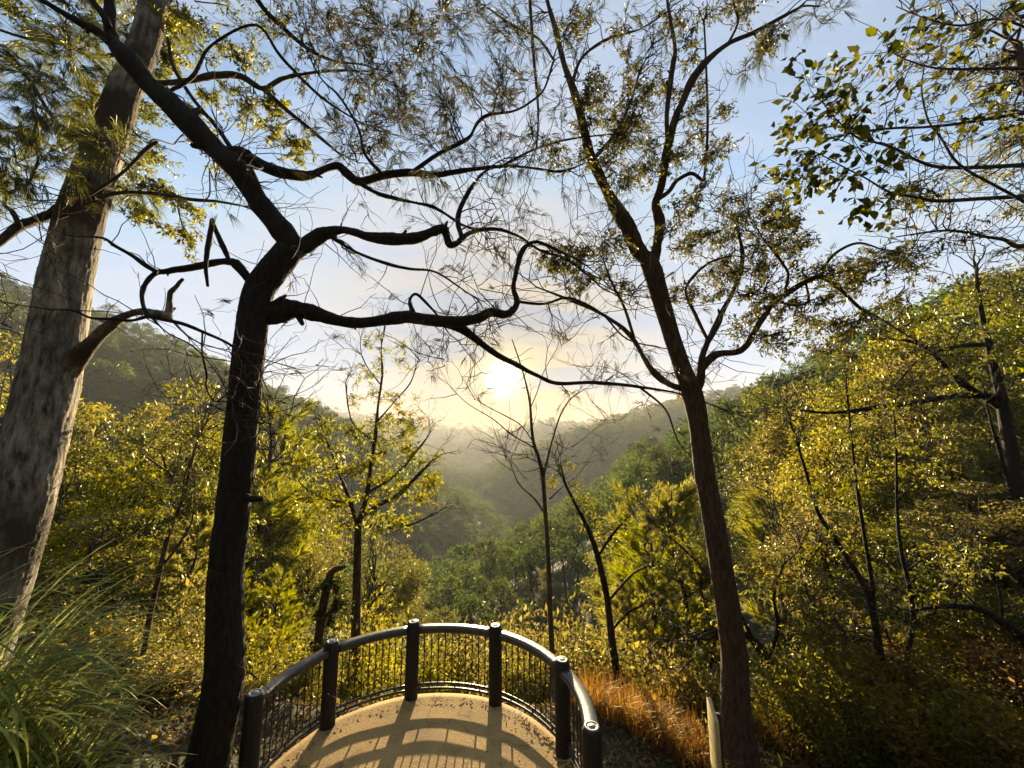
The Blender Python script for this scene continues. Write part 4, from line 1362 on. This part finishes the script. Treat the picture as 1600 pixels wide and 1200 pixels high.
def shrub_proto(seed, h=2.2, n=6000, leaf=0.08):
    rng = np.random.RandomState(seed)
    tr = Acc()
    B, D, L = [], [], []
    for s in range(16):
        a = rng.uniform(0, 6.28)
        r = rng.uniform(0.15, 1.15)
        e = np.array([r * math.cos(a), r * math.sin(a), h * rng.uniform(0.35, 0.95) * (1.1 - 0.25 * r)])
        w = catmull(wander((rng.uniform(-.1, .1), rng.uniform(-.1, .1), -0.2), e, 5, 0.09, 0.08, rng=rng), 3)
        v, f = tube(w, np.linspace(0.022, 0.006, len(w)), 5, cap=False)
        tr.add(v, f)
        m = n // 16
        idx = rng.randint(len(w) // 4, len(w), m)
        off = rng.randn(m, 3) * 0.22
        B.append(w[idx] + off)
        D.append(off * 2 + rand_dirs(m, rng) * 0.7 + np.array([0, 0, 0.1]))
        L.append(leaf * np.exp(rng.normal(0, 0.4, m)))
    B, D, L = map(np.concatenate, (B, D, L))
    V, F = leaf_quads(B, D, L, L * 0.42, rng, upbias=0.6)
    return tr.mesh('stem'), make_mesh('foliage', V, F, False), h


def canopy_proto(seed, h=10.0, n=760, size=1.0):
    """rounded rainforest crown for the distant slopes"""
    rng = np.random.RandomState(seed)
    tr = Acc()
    p = catmull(wander((0, 0, -1.0), (rng.uniform(-.6, .6), rng.uniform(-.6, .6), h * 0.75), 5, 0.03, rng=rng), 3)
    v, f = tube(p, np.linspace(0.28, 0.08, len(p)), 7, 0.05, rng)
    tr.add(v, f)
    B, D, L, = [], [], []
    nl = 11
    for k in range(nl):
        a = rng.uniform(0, 6.28)
        r = rng.uniform(0.0, 2.9)
        z = h * (0.90 - 0.045 * r * r * rng.uniform(0.6, 1.5)) - rng.uniform(0, 1.2)
        c = np.array([r * math.cos(a), r * math.sin(a), max(z, h * 0.35)])
        w = wander(p[len(p) // 2 + rng.randint(0, len(p) // 2)], c, 4, 0.07, rng=rng)
        v, f = tube(w, np.linspace(0.09, 0.03, 4), 4, cap=False)
        tr.add(v, f)
        cr = rng.uniform(0.9, 1.7)
        m = int(n / nl * cr / 1.3)
        u = rand_dirs(m, rng)
        u[:, 2] = np.where(u[:, 2] < -0.45, -u[:, 2], u[:, 2])
        pos = c + u * rng.uniform(0.72, 1.05, m)[:, None] * cr * np.array([1.15, 1.15, 0.8])
        B.append(pos)
        D.append(u * 0.5 + rand_dirs(m, rng) * 0.9)
        L.append(size * rng.uniform(0.4, 1.0, m))
    B, D, L = map(np.concatenate, (B, D, L))
    V, F = leaf_quads(B, D, L * 0.62, L * 0.34, rng, upbias=0.8)
    return tr.mesh('trunk'), make_mesh('crown', V, F, False), h


PROTO = {}
for k, sd in enumerate((3, 14, 25, 36)):
    PROTO['g%d' % k] = (*gum_proto(sd, low=0.28 + 0.07 * k, spread=2.6 + 0.3 * k), 'leaf_gum' if k % 2 == 0 else 'leaf_olive', 'bark_mid')
for k, sd in enumerate((5, 16, 27)):
    PROTO['s%d' % k] = (*she_oak_proto(sd), 'needle', 'bark_mid')
for k, sd in enumerate((8, 19, 30)):
    PROTO['b%d' % k] = (*shrub_proto(sd), ('leaf_gum', 'leaf_gum', 'leaf_brown')[k], 'bark_mid')
for k, sd in enumerate((9, 21, 33)):
    PROTO['c%d' % k] = (*canopy_proto(sd), 'leaf_far', 'bark_mid')
for k, pr in PROTO.items():
    pr[0].materials.append(M[pr[4]])
    pr[1].materials.append(M[pr[3]])


def plant(kind, x, y, scale, name, label, cat, group=None, zs=None, rot=None, lean=0.06, sink=0.1):
    tm, cm, h, _, _ = PROTO[kind]
    r = empty(name, (x, y, terr1(x, y) - sink))
    r.scale = (scale, scale, zs if zs else scale)
    r.rotation_euler = (RNG.uniform(-lean, lean), RNG.uniform(-lean, lean), RNG.uniform(0, 6.28) if rot is None else rot)
    tag(r, label, cat, group)
    part = ('stem', 'foliage') if kind[0] == 'b' else ('trunk', 'crown')
    obj(part[0], tm, None, r)
    c = obj(part[1], cm, None, r, kind='stuff' if kind[0] == 'b' else None)
    return r, c


ORD = ['leftmost', 'second from left', 'third from left', 'fourth from left', 'fifth from left', 'sixth from left', 'seventh from left', 'eighth from left', 'ninth from left', 'tenth from left',
       'eleventh from left', 'twelfth from left', 'thirteenth from left', 'fourteenth from left', 'fifteenth from left', 'sixteenth from left']


def row_labels(spots, rows, what):
    """labels that name the row (by the height of the tops in view) and the place in it"""
    out = [None] * len(spots)
    lo = -1e9
    for top, rname in rows:
        idx = sorted([i for i, p in enumerate(spots) if lo <= p[1] < top], key=lambda i: spots[i][0])
        for k, i in enumerate(idx):
            out[i] = '%s, %s of %s' % (what, ORD[k], rname)
        lo = top
    return out


def plant_px(kind, px, py, Y, name, label, cat, group=None):
    tp = P(px, py, Y)
    g = terr1(tp[0], tp[1])
    h = PROTO[kind][2]
    s = max((tp[2] - g) / h, 0.3)
    zs = s
    s = min(max(s, 0.6), 1.7) if kind[0] != 'b' else min(max(s, 0.6), 1.3)
    return plant(kind, tp[0], tp[1], s, name, label, cat, group, zs=zs)


gumL = [(30, 530, 18), (150, 645, 20), (215, 628, 26), (255, 668, 16), (320, 600, 24), (110, 700, 13), (200, 730, 12), (290, 740, 12.5), (450, 720, 27), (420, 780, 19), (480, 850, 21), (385, 690, 23), (60, 640, 15), (170, 800, 10)]
gumL_lab = row_labels(gumL, [(660, 'the tallest row'), (9999, 'the lower row')], 'yellow-green bushy gum in the left thicket')
for i, (x, y, Y) in enumerate(gumL):
    plant_px('g%d' % (i % 4), x, y, Y, 'gum_tree', gumL_lab[i], 'tree', 'gums in the left thicket')
oakL = [(425, 602, 20), (300, 800, 10.5), (430, 868, 14), (370, 830, 13)]
oakL_lab = row_labels(oakL, [(9999, 'its kind')], 'feathery she-oak in the left thicket')
for i, (x, y, Y) in enumerate(oakL):
    plant_px('s%d' % (i % 3), x, y, Y, 'she_oak', oakL_lab[i], 'tree', 'feathery she-oaks on the left')
oakR = [(1000, 735, 17), (1060, 740, 14.5), (1190, 745, 15), (965, 885, 12.5), (1105, 850, 14), (1020, 790, 13)]
oakR_lab = row_labels(oakR, [(9999, 'its kind')], 'feathery backlit she-oak around the tall forked trunk')
for i, (x, y, Y) in enumerate(oakR):
    plant_px('s%d' % (i % 3), x, y, Y, 'she_oak', oakR_lab[i], 'tree', 'feathery she-oaks on the right')
gumR = [(1250, 592, 20), (1320, 545, 22), (1390, 520, 22), (1460, 485, 24), (1530, 455, 26), (1595, 420, 24), (1300, 665, 14), (1380, 650, 13), (1450, 620, 14), (1540, 600, 12.5), (1270, 785, 11), (1340, 760, 11.5),
        (1430, 780, 10.5), (1520, 760, 11), (1595, 700, 12), (1420, 925, 8.8), (1585, 900, 8.6), (1185, 610, 32), (1430, 560, 18), (1560, 520, 18), (1500, 680, 12), (1640, 600, 14), (1360, 590, 18)]
gumR_lab = row_labels(gumR, [(560, 'the skyline row'), (690, 'the upper row'), (800, 'the middle row'), (9999, 'the low row')], 'golden-lit gum on the right slope')
for i, (x, y, Y) in enumerate(gumR):
    plant_px('g%d' % (i % 4), x, y, Y, 'gum_tree', gumR_lab[i], 'tree', 'gums in the right thicket')
shL = [(210, 960, 8.5), (270, 1010, 7.5), (300, 905, 9.5), (440, 965, 10), (470, 1010, 9), (245, 885, 10), (420, 1010, 8.6), (180, 1010, 7.6), (120, 930, 8.5), (250, 1060, 6.6), (455, 1055, 8.2)]
shL_lab = row_labels(shL, [(990, 'the back row'), (9999, 'the front row')], 'leafy shrub left of the balustrade')
for i, (x, y, Y) in enumerate(shL):
    plant_px('b%d' % (i % 2), x, y, Y, 'shrub', shL_lab[i], 'shrub', 'shrubs left of the balustrade')
shC = [(560, 955, 13), (600, 945, 14), (740, 975, 12), (700, 990, 11), (780, 985, 12.5), (835, 968, 12), (905, 945, 12), (860, 1000, 10.5), (645, 1000, 10.6), (540, 1000, 10.5), (590, 990, 11.5), (930, 980, 10.8), (800, 1015, 9.8), (680, 1020, 9.8)]
shC_lab = row_labels(shC, [(976, 'those topping the rail'), (9999, 'those under the rail')], 'sunlit shrub behind the balustrade')
for i, (x, y, Y) in enumerate(shC):
    plant_px('b%d' % (i % 2), x, y, Y, 'shrub', shC_lab[i], 'shrub', 'shrubs beyond the balustrade')
shR = [(1230, 1010, 8), (1300, 1060, 7.2), (1400, 1085, 7), (1480, 1055, 7.2), (1560, 1045, 7), (1600, 1120, 6.2), (1520, 1135, 6.1), (1080, 1010, 8.6), (1030, 1030, 8.6), (985, 1000, 9.6), (1340, 1010, 8), (1440, 1000, 8.2), (1250, 1090, 7), (1330, 1130, 6.4), (1440, 1150, 6), (1200, 1120, 7.4), (1375, 1150, 6.6), (1560, 1090, 6.6), (1290, 960, 8.6), (1480, 980, 8.4), (1570, 980, 8), (1140, 1040, 9), (1465, 1110, 6.5), (1580, 1165, 5.6), (1350, 1090, 7.4), (1490, 1165, 5.8)]
shR = [(x, y - 85, Y) if (y > 1050 and x > 1230) else (x, y, Y) for (x, y, Y) in shR]
shR_lab = row_labels(shR, [(1012, 'the back row'), (9999, 'the front row')], 'leafy shrub right of the balustrade')
for i, (x, y, Y) in enumerate(shR):
    plant_px('b%d' % (i % 3), x, y, Y, 'shrub', shR_lab[i], 'shrub', 'shrubs right of the balustrade')

# ------------------------------------------------------------------ slopes: trees one can pick out, then the forest as one mass
src = {}


def scatter_trees():
    rng = np.random.RandomState(77)
    zones = {
        'left': ('rounded green tree on the forested left slope', 'trees on the left slope'),
        'mid': ('green tree low in the valley beyond the balustrade', 'trees in the near valley'),
        'right': ('rounded tree on the forested right slope', 'trees on the right slope'),
    }
    n = 0
    r = 24.0
    while r < 78:
        s = 4.6 + r * 0.012
        th = -0.98
        while th < 0.98:
            a = th + rng.uniform(-.4, .4) * s / r
            rr = r + rng.uniform(-.45, .45) * s
            x, y = rr * math.sin(a), rr * math.cos(a)
            th += s / r
            z = 'left' if a < -0.25 else ('right' if a > 0.3 else 'mid')
            if y < 16 or (z == 'mid' and r < 40):
                continue
            sc = rng.uniform(0.65, 1.1)
            if z == 'mid':
                sc *= 0.75
            # keep the view into the valley and the sun's way to the deck open
            gz = terr1(x, y)
            el = math.degrees(math.atan2(gz + 10 * sc - CAM_H, y))
            if abs(a + 0.02) < 0.30 and el > -11 and r < 60:
                sc *= 0.55
            k = rng.choice(['c0', 'c1', 'c2']) if r > 42 else rng.choice(['g1', 'g3'])
            lab, grp = zones[z]
            band = 'in the nearest rows' if r < 40 else ('half way out' if r < 58 else 'in the far rows')
            lab, grp = lab + ', ' + band, grp + ' ' + band
            o, c = plant(k, x, y, sc, 'forest_tree', lab, 'tree', grp, zs=sc * rng.uniform(0.85, 1.2))
            if k[0] == 'c' and k not in src:
                src[k] = c
            n += 1
        r += s * 0.9
    return n


scatter_trees()


def forest(name, label, amin, amax, r0, r1, seed):
    rng = np.random.RandomState(seed)
    pts, sc, ro, kd = [], [], [], []
    r = r0
    while r < r1:
        s = max(5.0, 0.0135 * r)
        th = np.arange(amin, amax, s / r)
        a = th + rng.uniform(-.45, .45, len(th)) * s / r
        rr = r + rng.uniform(-.5, .5, len(th)) * s
        x, y = rr * np.sin(a), rr * np.cos(a)
        z = terr(x, y)
        k = s / 5.0
        pts.append(np.stack([x, y, z - 0.5 - 2.2 * (k - 1)], -1))
        c = rng.uniform(0.55, 1.15, len(th)) * (1 + 0.62 * (k - 1)) * np.where(rng.rand(len(th)) < 0.10, 1.35, 1.0) * np.interp(r, [40, 75], [0.5, 1.0])
        sc.append(np.stack([c * (1 + 0.3 * (k > 1.05)), c * (1 + 0.3 * (k > 1.05)), c * rng.uniform(0.75, 1.15, len(th))], -1))
        ro.append(rng.uniform(0, 6.28, len(th)))
        kd.append(rng.randint(0, 3, len(th)))
        r += s * 0.92
    pts, sc, ro, kd = np.concatenate(pts), np.concatenate(sc), np.concatenate(ro), np.concatenate(kd)
    me = bpy.data.meshes.new(name)
    me.vertices.add(len(pts))
    me.vertices.foreach_set('co', pts.astype(np.float32).ravel())
    at = me.attributes.new('size', 'FLOAT_VECTOR', 'POINT')
    at.data.foreach_set('vector', sc.astype(np.float32).ravel())
    at = me.attributes.new('turn', 'FLOAT_VECTOR', 'POINT')
    at.data.foreach_set('vector', np.stack([ro * 0, ro * 0, ro], -1).astype(np.float32).ravel())
    at = me.attributes.new('which', 'INT', 'POINT')
    at.data.foreach_set('value', kd.astype(np.int32))
    o = obj(name, me, M['leaf_far'], kind='stuff')
    tag(o, label, 'forest')
    g = bpy.data.node_groups.new(name, 'GeometryNodeTree')
    g.interface.new_socket('Geometry', in_out='INPUT', socket_type='NodeSocketGeometry')
    g.interface.new_socket('Geometry', in_out='OUTPUT', socket_type='NodeSocketGeometry')
    gi, go = g.nodes.new('NodeGroupInput'), g.nodes.new('NodeGroupOutput')
    jn = g.nodes.new('GeometryNodeJoinGeometry')

    def attr(nm, dt):
        n = g.nodes.new('GeometryNodeInputNamedAttribute')
        n.data_type = dt
        n.inputs[0].default_value = nm
        return n.outputs[0]
    for i in range(3):
        ip = g.nodes.new('GeometryNodeInstanceOnPoints')
        oi = g.nodes.new('GeometryNodeObjectInfo')
        oi.transform_space = 'ORIGINAL'
        oi.inputs['As Instance'].default_value = True
        oi.inputs['Object'].default_value = src['c%d' % i]
        cmp = g.nodes.new('FunctionNodeCompare')
        cmp.data_type = 'INT'
        cmp.operation = 'EQUAL'
        ia = [s for s in cmp.inputs if s.type == 'INT']
        g.links.new(attr('which', 'INT'), ia[0])
        ia[1].default_value = i
        g.links.new(gi.outputs[0], ip.inputs['Points'])
        g.links.new(cmp.outputs[0], ip.inputs['Selection'])
        g.links.new(oi.outputs['Geometry'], ip.inputs['Instance'])
        g.links.new(attr('turn', 'FLOAT_VECTOR'), ip.inputs['Rotation'])
        g.links.new(attr('size', 'FLOAT_VECTOR'), ip.inputs['Scale'])
        g.links.new(ip.outputs[0], jn.inputs[0])
    g.links.new(jn.outputs[0], go.inputs[0])
    md = o.modifiers.new('scatter', 'NODES')
    md.node_group = g
    return len(pts)


nf = 0
nf += forest('left_hill_forest', 'dense dark forest covering the big hill on the left', -1.05, -0.34, 80, 520, 1)
nf += forest('valley_forest', 'hazy forest filling the valley floor below the sun', -0.34, 0.38, 40, 900, 2)
nf += forest('right_hill_forest', 'shaded forest on the hills right of the valley', 0.34, 1.05, 80, 800, 3)
nf += forest('distant_ridge_forest', 'pale forested ridges fading into haze on the horizon', -0.5, 0.5, 900, 1620, 4)


# ------------------------------------------------------------------ grasses


def blades(n, cx, cy, rad, L, w, lean, rng, zfun=None, seg=6, bend=1.0, az=None):
    """arching strips of grass growing from a disc"""
    A = Acc()
    for q in range(n):
        a = rng.uniform(0, 6.28)
        r = rad * math.sqrt(rng.rand())
        x, y = cx + r * math.cos(a), cy + r * math.sin(a)
        z = (zfun(x, y) if zfun else 0) - 0.03
        l = L * rng.uniform(0.4, 1.2)
        da = rng.uniform(0, 6.28) if az is None else az + rng.normal(0, 0.8)
        out = np.array([math.cos(da), math.sin(da), 0])
        el = math.radians(rng.uniform(60, 88) - lean * 20)
        cur = np.array([x, y, z])
        side = np.array([-out[1], out[0], 0])
        tot = math.radians(rng.uniform(50, 120)) * bend
        pts = [cur.copy()]
        for s in range(seg):
            cur = cur + (out * math.cos(el) + np.array([0, 0, math.sin(el)])) * l / seg
            el -= tot / seg * (0.4 + 1.2 * s / seg)
            pts.append(cur.copy())
        pts = np.array(pts)
        ww = w * np.array([0.8] + [1.0] * (seg - 2) + [0.6, 0.05])
        V = np.stack([pts - side * ww[:, None] / 2, pts + side * ww[:, None] / 2], 1).reshape(-1, 3)
        i = np.arange(seg)[:, None] * 2
        A.add(V, [i + np.array([[0, 1, 3, 2]])])
    return A


def tussocks():
    rng = np.random.RandomState(5)
    for (px, py, Y, n, L, lab) in [
        (-45, 1085, 3.7, 150, 1.7, 'largest arching grass tussock at the left edge, below the pale gum'),
        (20, 1205, 3.5, 170, 1.15, 'bright green grass tussock in the bottom left corner'),
        (-95, 985, 4.3, 110, 1.5, 'dark fine-bladed grass tussock at the left edge in front of the pale gum'),
        (120, 1215, 3.9, 170, 0.85, 'low grass tussock at the bottom edge, right of the corner tussock'),
        (-60, 1180, 3.3, 180, 1.3, 'grass tussock cut by the left edge, just above the bottom corner'),
    ]:
        b = P(px, py, Y)
        g = terr1(b[0], b[1])
        A = blades(n, b[0], b[1], 0.24, L, 0.018, 0.9, rng, terr1, seg=9, bend=1.15, az=-0.1)
        org = np.array([b[0], b[1], g])
        o = obj('grass_tussock', A.mesh('grass_tussock', org, False), M['grass'], loc=tuple(org))
        tag(o, lab, 'grass')


tussocks()


def bronze_grass():
    rng = np.random.RandomState(6)
    A = Acc()
    for (cx, cy, rd, n) in [(1.5, 7.15, 0.34, 430), (2.1, 7.05, 0.36, 480), (2.6, 6.75, 0.30, 320), (1.3, 7.7, 0.35, 350), (2.9, 6.5, 0.3, 300), (1.9, 7.7, 0.5, 450), (2.4, 7.4, 0.4, 350), (4.25, 7.1, 0.35, 200), (4.7, 6.7, 0.4, 220), (5.6, 7.0, 0.5, 200), (5.0, 7.6, 0.5, 200), (6.4, 6.6, 0.5, 180)]:
        B = blades(n, cx, cy, rd, 0.66, 0.010, 0.4, rng, terr1, seg=4, bend=0.7)
        A.add(np.concatenate(B.V), [np.concatenate(f) for f in B.F.values()])
    o = obj('bronze_grass', A.mesh('bronze_grass', (0, 0, 0), False), M['bronze'], kind='stuff')
    tag(o, 'patch of rust-red dry grass at the foot of the tall forked trunk', 'grass')


bronze_grass()


def undergrowth():
    rng = np.random.RandomState(8)
    # dry leaf litter and twigs over the near ground
    n = 52000
    x = rng.uniform(-8, 8.5, n)
    y = rng.uniform(3.2, 10.5, n)
    keep = ~((x > -3.15) & (x < 0.98) & (y < 7.2) & (np.hypot(x - DC[0], y - DC[1]) < 2.12) | ((x > -3.15) & (x < 0.95) & (y < 5.03)))
    x, y = x[keep], y[keep]
    z = terr(x, y) + rng.uniform(0.0, 0.05, len(x))
    D = rand_dirs(len(x), rng) * np.array([1, 1, 0.45])
    L = rng.uniform(0.04, 0.12, len(x))
    V, F = leaf_quads(np.stack([x, y, z], -1), D, L, L * 0.4, rng, upbias=1.5)
    o = obj('leaf_litter', make_mesh('leaf_litter', V, F, False), M['litter'], kind='stuff')
    tag(o, 'dry leaf litter over the ground around the balustrade', 'leaf litter')
    # short green ground cover on the slopes
    n = 16000
    x = rng.uniform(-14, 15, n)
    y = rng.uniform(4, 17, n)
    rng.rand(1)
    keep = ~((x > -3.6) & (x < 1.5) & (y < 7.7)) & (rng.rand(n) < np.clip(0.35 + 0.05 * np.abs(x) + 0.05 * (y - 4), 0, 1))
    x, y = x[keep], y[keep]
    z = terr(x, y) + rng.uniform(0.0, 0.35, len(x)) ** 1.3
    L = 0.11 * np.exp(rng.normal(0, 0.45, len(x)))
    V, F = leaf_quads(np.stack([x, y, z], -1), rand_dirs(len(x), rng) * np.array([1, 1, 0.6]) + np.array([0, 0, 0.3]), L, L * 0.42, rng, upbias=1.0)
    o = obj('ground_cover', make_mesh('ground_cover', V, F, False), M['leaf_gum'], kind='stuff')
    tag(o, 'low leafy ground cover on the slopes beside the deck', 'ground cover')
    # a few leaves blown onto the deck edge
    a = np.concatenate([rng.uniform(0.1, 3.0, 130), rng.normal(0.55, 0.28, 170)])
    r = 2.00 - np.abs(rng.normal(0, 0.07, 300)) * np.where(rng.rand(300) < 0.12, 9, 1) - 0.02
    x, y = DC[0] + r * np.cos(a), DC[1] + r * np.sin(a)
    L = rng.uniform(0.025, 0.07, 300)
    V, F = leaf_quads(np.stack([x, y, np.full(300, 0.012)], -1), rand_dirs(300, rng) * np.array([1, 1, 0.08]), L, L * 0.35, rng, upbias=4)
    o = obj('fallen_leaves', make_mesh('fallen_leaves', V, F, False), M['litter'], kind='stuff')
    tag(o, 'scattered dead leaves lying along the edge of the deck', 'leaves')


undergrowth()


def timber_marker():
    """upright timber board, top cut on a slope, seen nearly edge-on"""
    x, y = 2.62, 5.72
    g = terr1(x, y)
    root = empty('timber_marker', (x, y, g))
    root.rotation_euler = (0, 0, math.radians(-10))
    tag(root, 'pale timber board standing upright in front of the tall forked trunk', 'post')
    t = 0.045
    h = 0.62 - g
    prof = [(-0.19, -0.1), (0.15, -0.1), (0.15, h + 0.06), (0.11, h + 0.09), (-0.19, h - 0.03)]
    b = 0.004
    Vv = [(-t / 2, p[0], p[1]) for p in prof] + [(t / 2, p[0], p[1]) for p in prof]
    n = len(prof)
    F4 = [(i, (i + 1) % n, n + (i + 1) % n, n + i) for i in range(n)]
    me = make_mesh('board', Vv, [np.array([list(range(n))[::-1], [n + i for i in range(n)]]), np.array(F4)], False)
    o = obj('board', me, M['timber'], root)
    bv = o.modifiers.new('bevel', 'BEVEL')
    bv.width = 0.005
    bv.segments = 2
    # dark frame post behind
    Vv = np.array([(sx * 0.035 + 0.062, sy * 0.035, z) for z in (-0.1, h - 0.04) for sx, sy in ((-1, -1), (1, -1), (1, 1), (-1, 1))])
    F = [(0, 3, 2, 1), (4, 5, 6, 7)] + [(i, (i + 1) % 4, 4 + (i + 1) % 4, 4 + i) for i in range(4)]
    obj('stake', make_mesh('stake', Vv, [np.array(F)], False), M['bark_brown'], root)


timber_marker()

# ------------------------------------------------------------------ haze: the morning air of the valley


def haze():
    x0, x1, y0, y1, z0, z1 = -1320, 1320, -700, 1750, -90, 132
    Vv = [(x, y, z) for z in (z0, z1) for x, y in ((x0, y0), (x1, y0), (x1, y1), (x0, y1))]
    F = [(0, 3, 2, 1), (4, 5, 6, 7), (0, 1, 5, 4), (1, 2, 6, 5), (2, 3, 7, 6), (3, 0, 4, 7)]
    m, t = new_mat('haze')
    out = N(t, 'ShaderNodeOutputMaterial')
    pv = N(t, 'ShaderNodeVolumePrincipled')
    pv.inputs['Color'].default_value = (0.90, 0.93, 0.95, 1)
    pv.inputs['Density'].default_value = 0.00021
    pv.inputs['Anisotropy'].default_value = 0.27
    t.links.new(pv.outputs[0], out.inputs['Volume'])
    obj('haze', make_mesh('haze', Vv, [np.array(F)], False), m, kind='stuff')


haze()
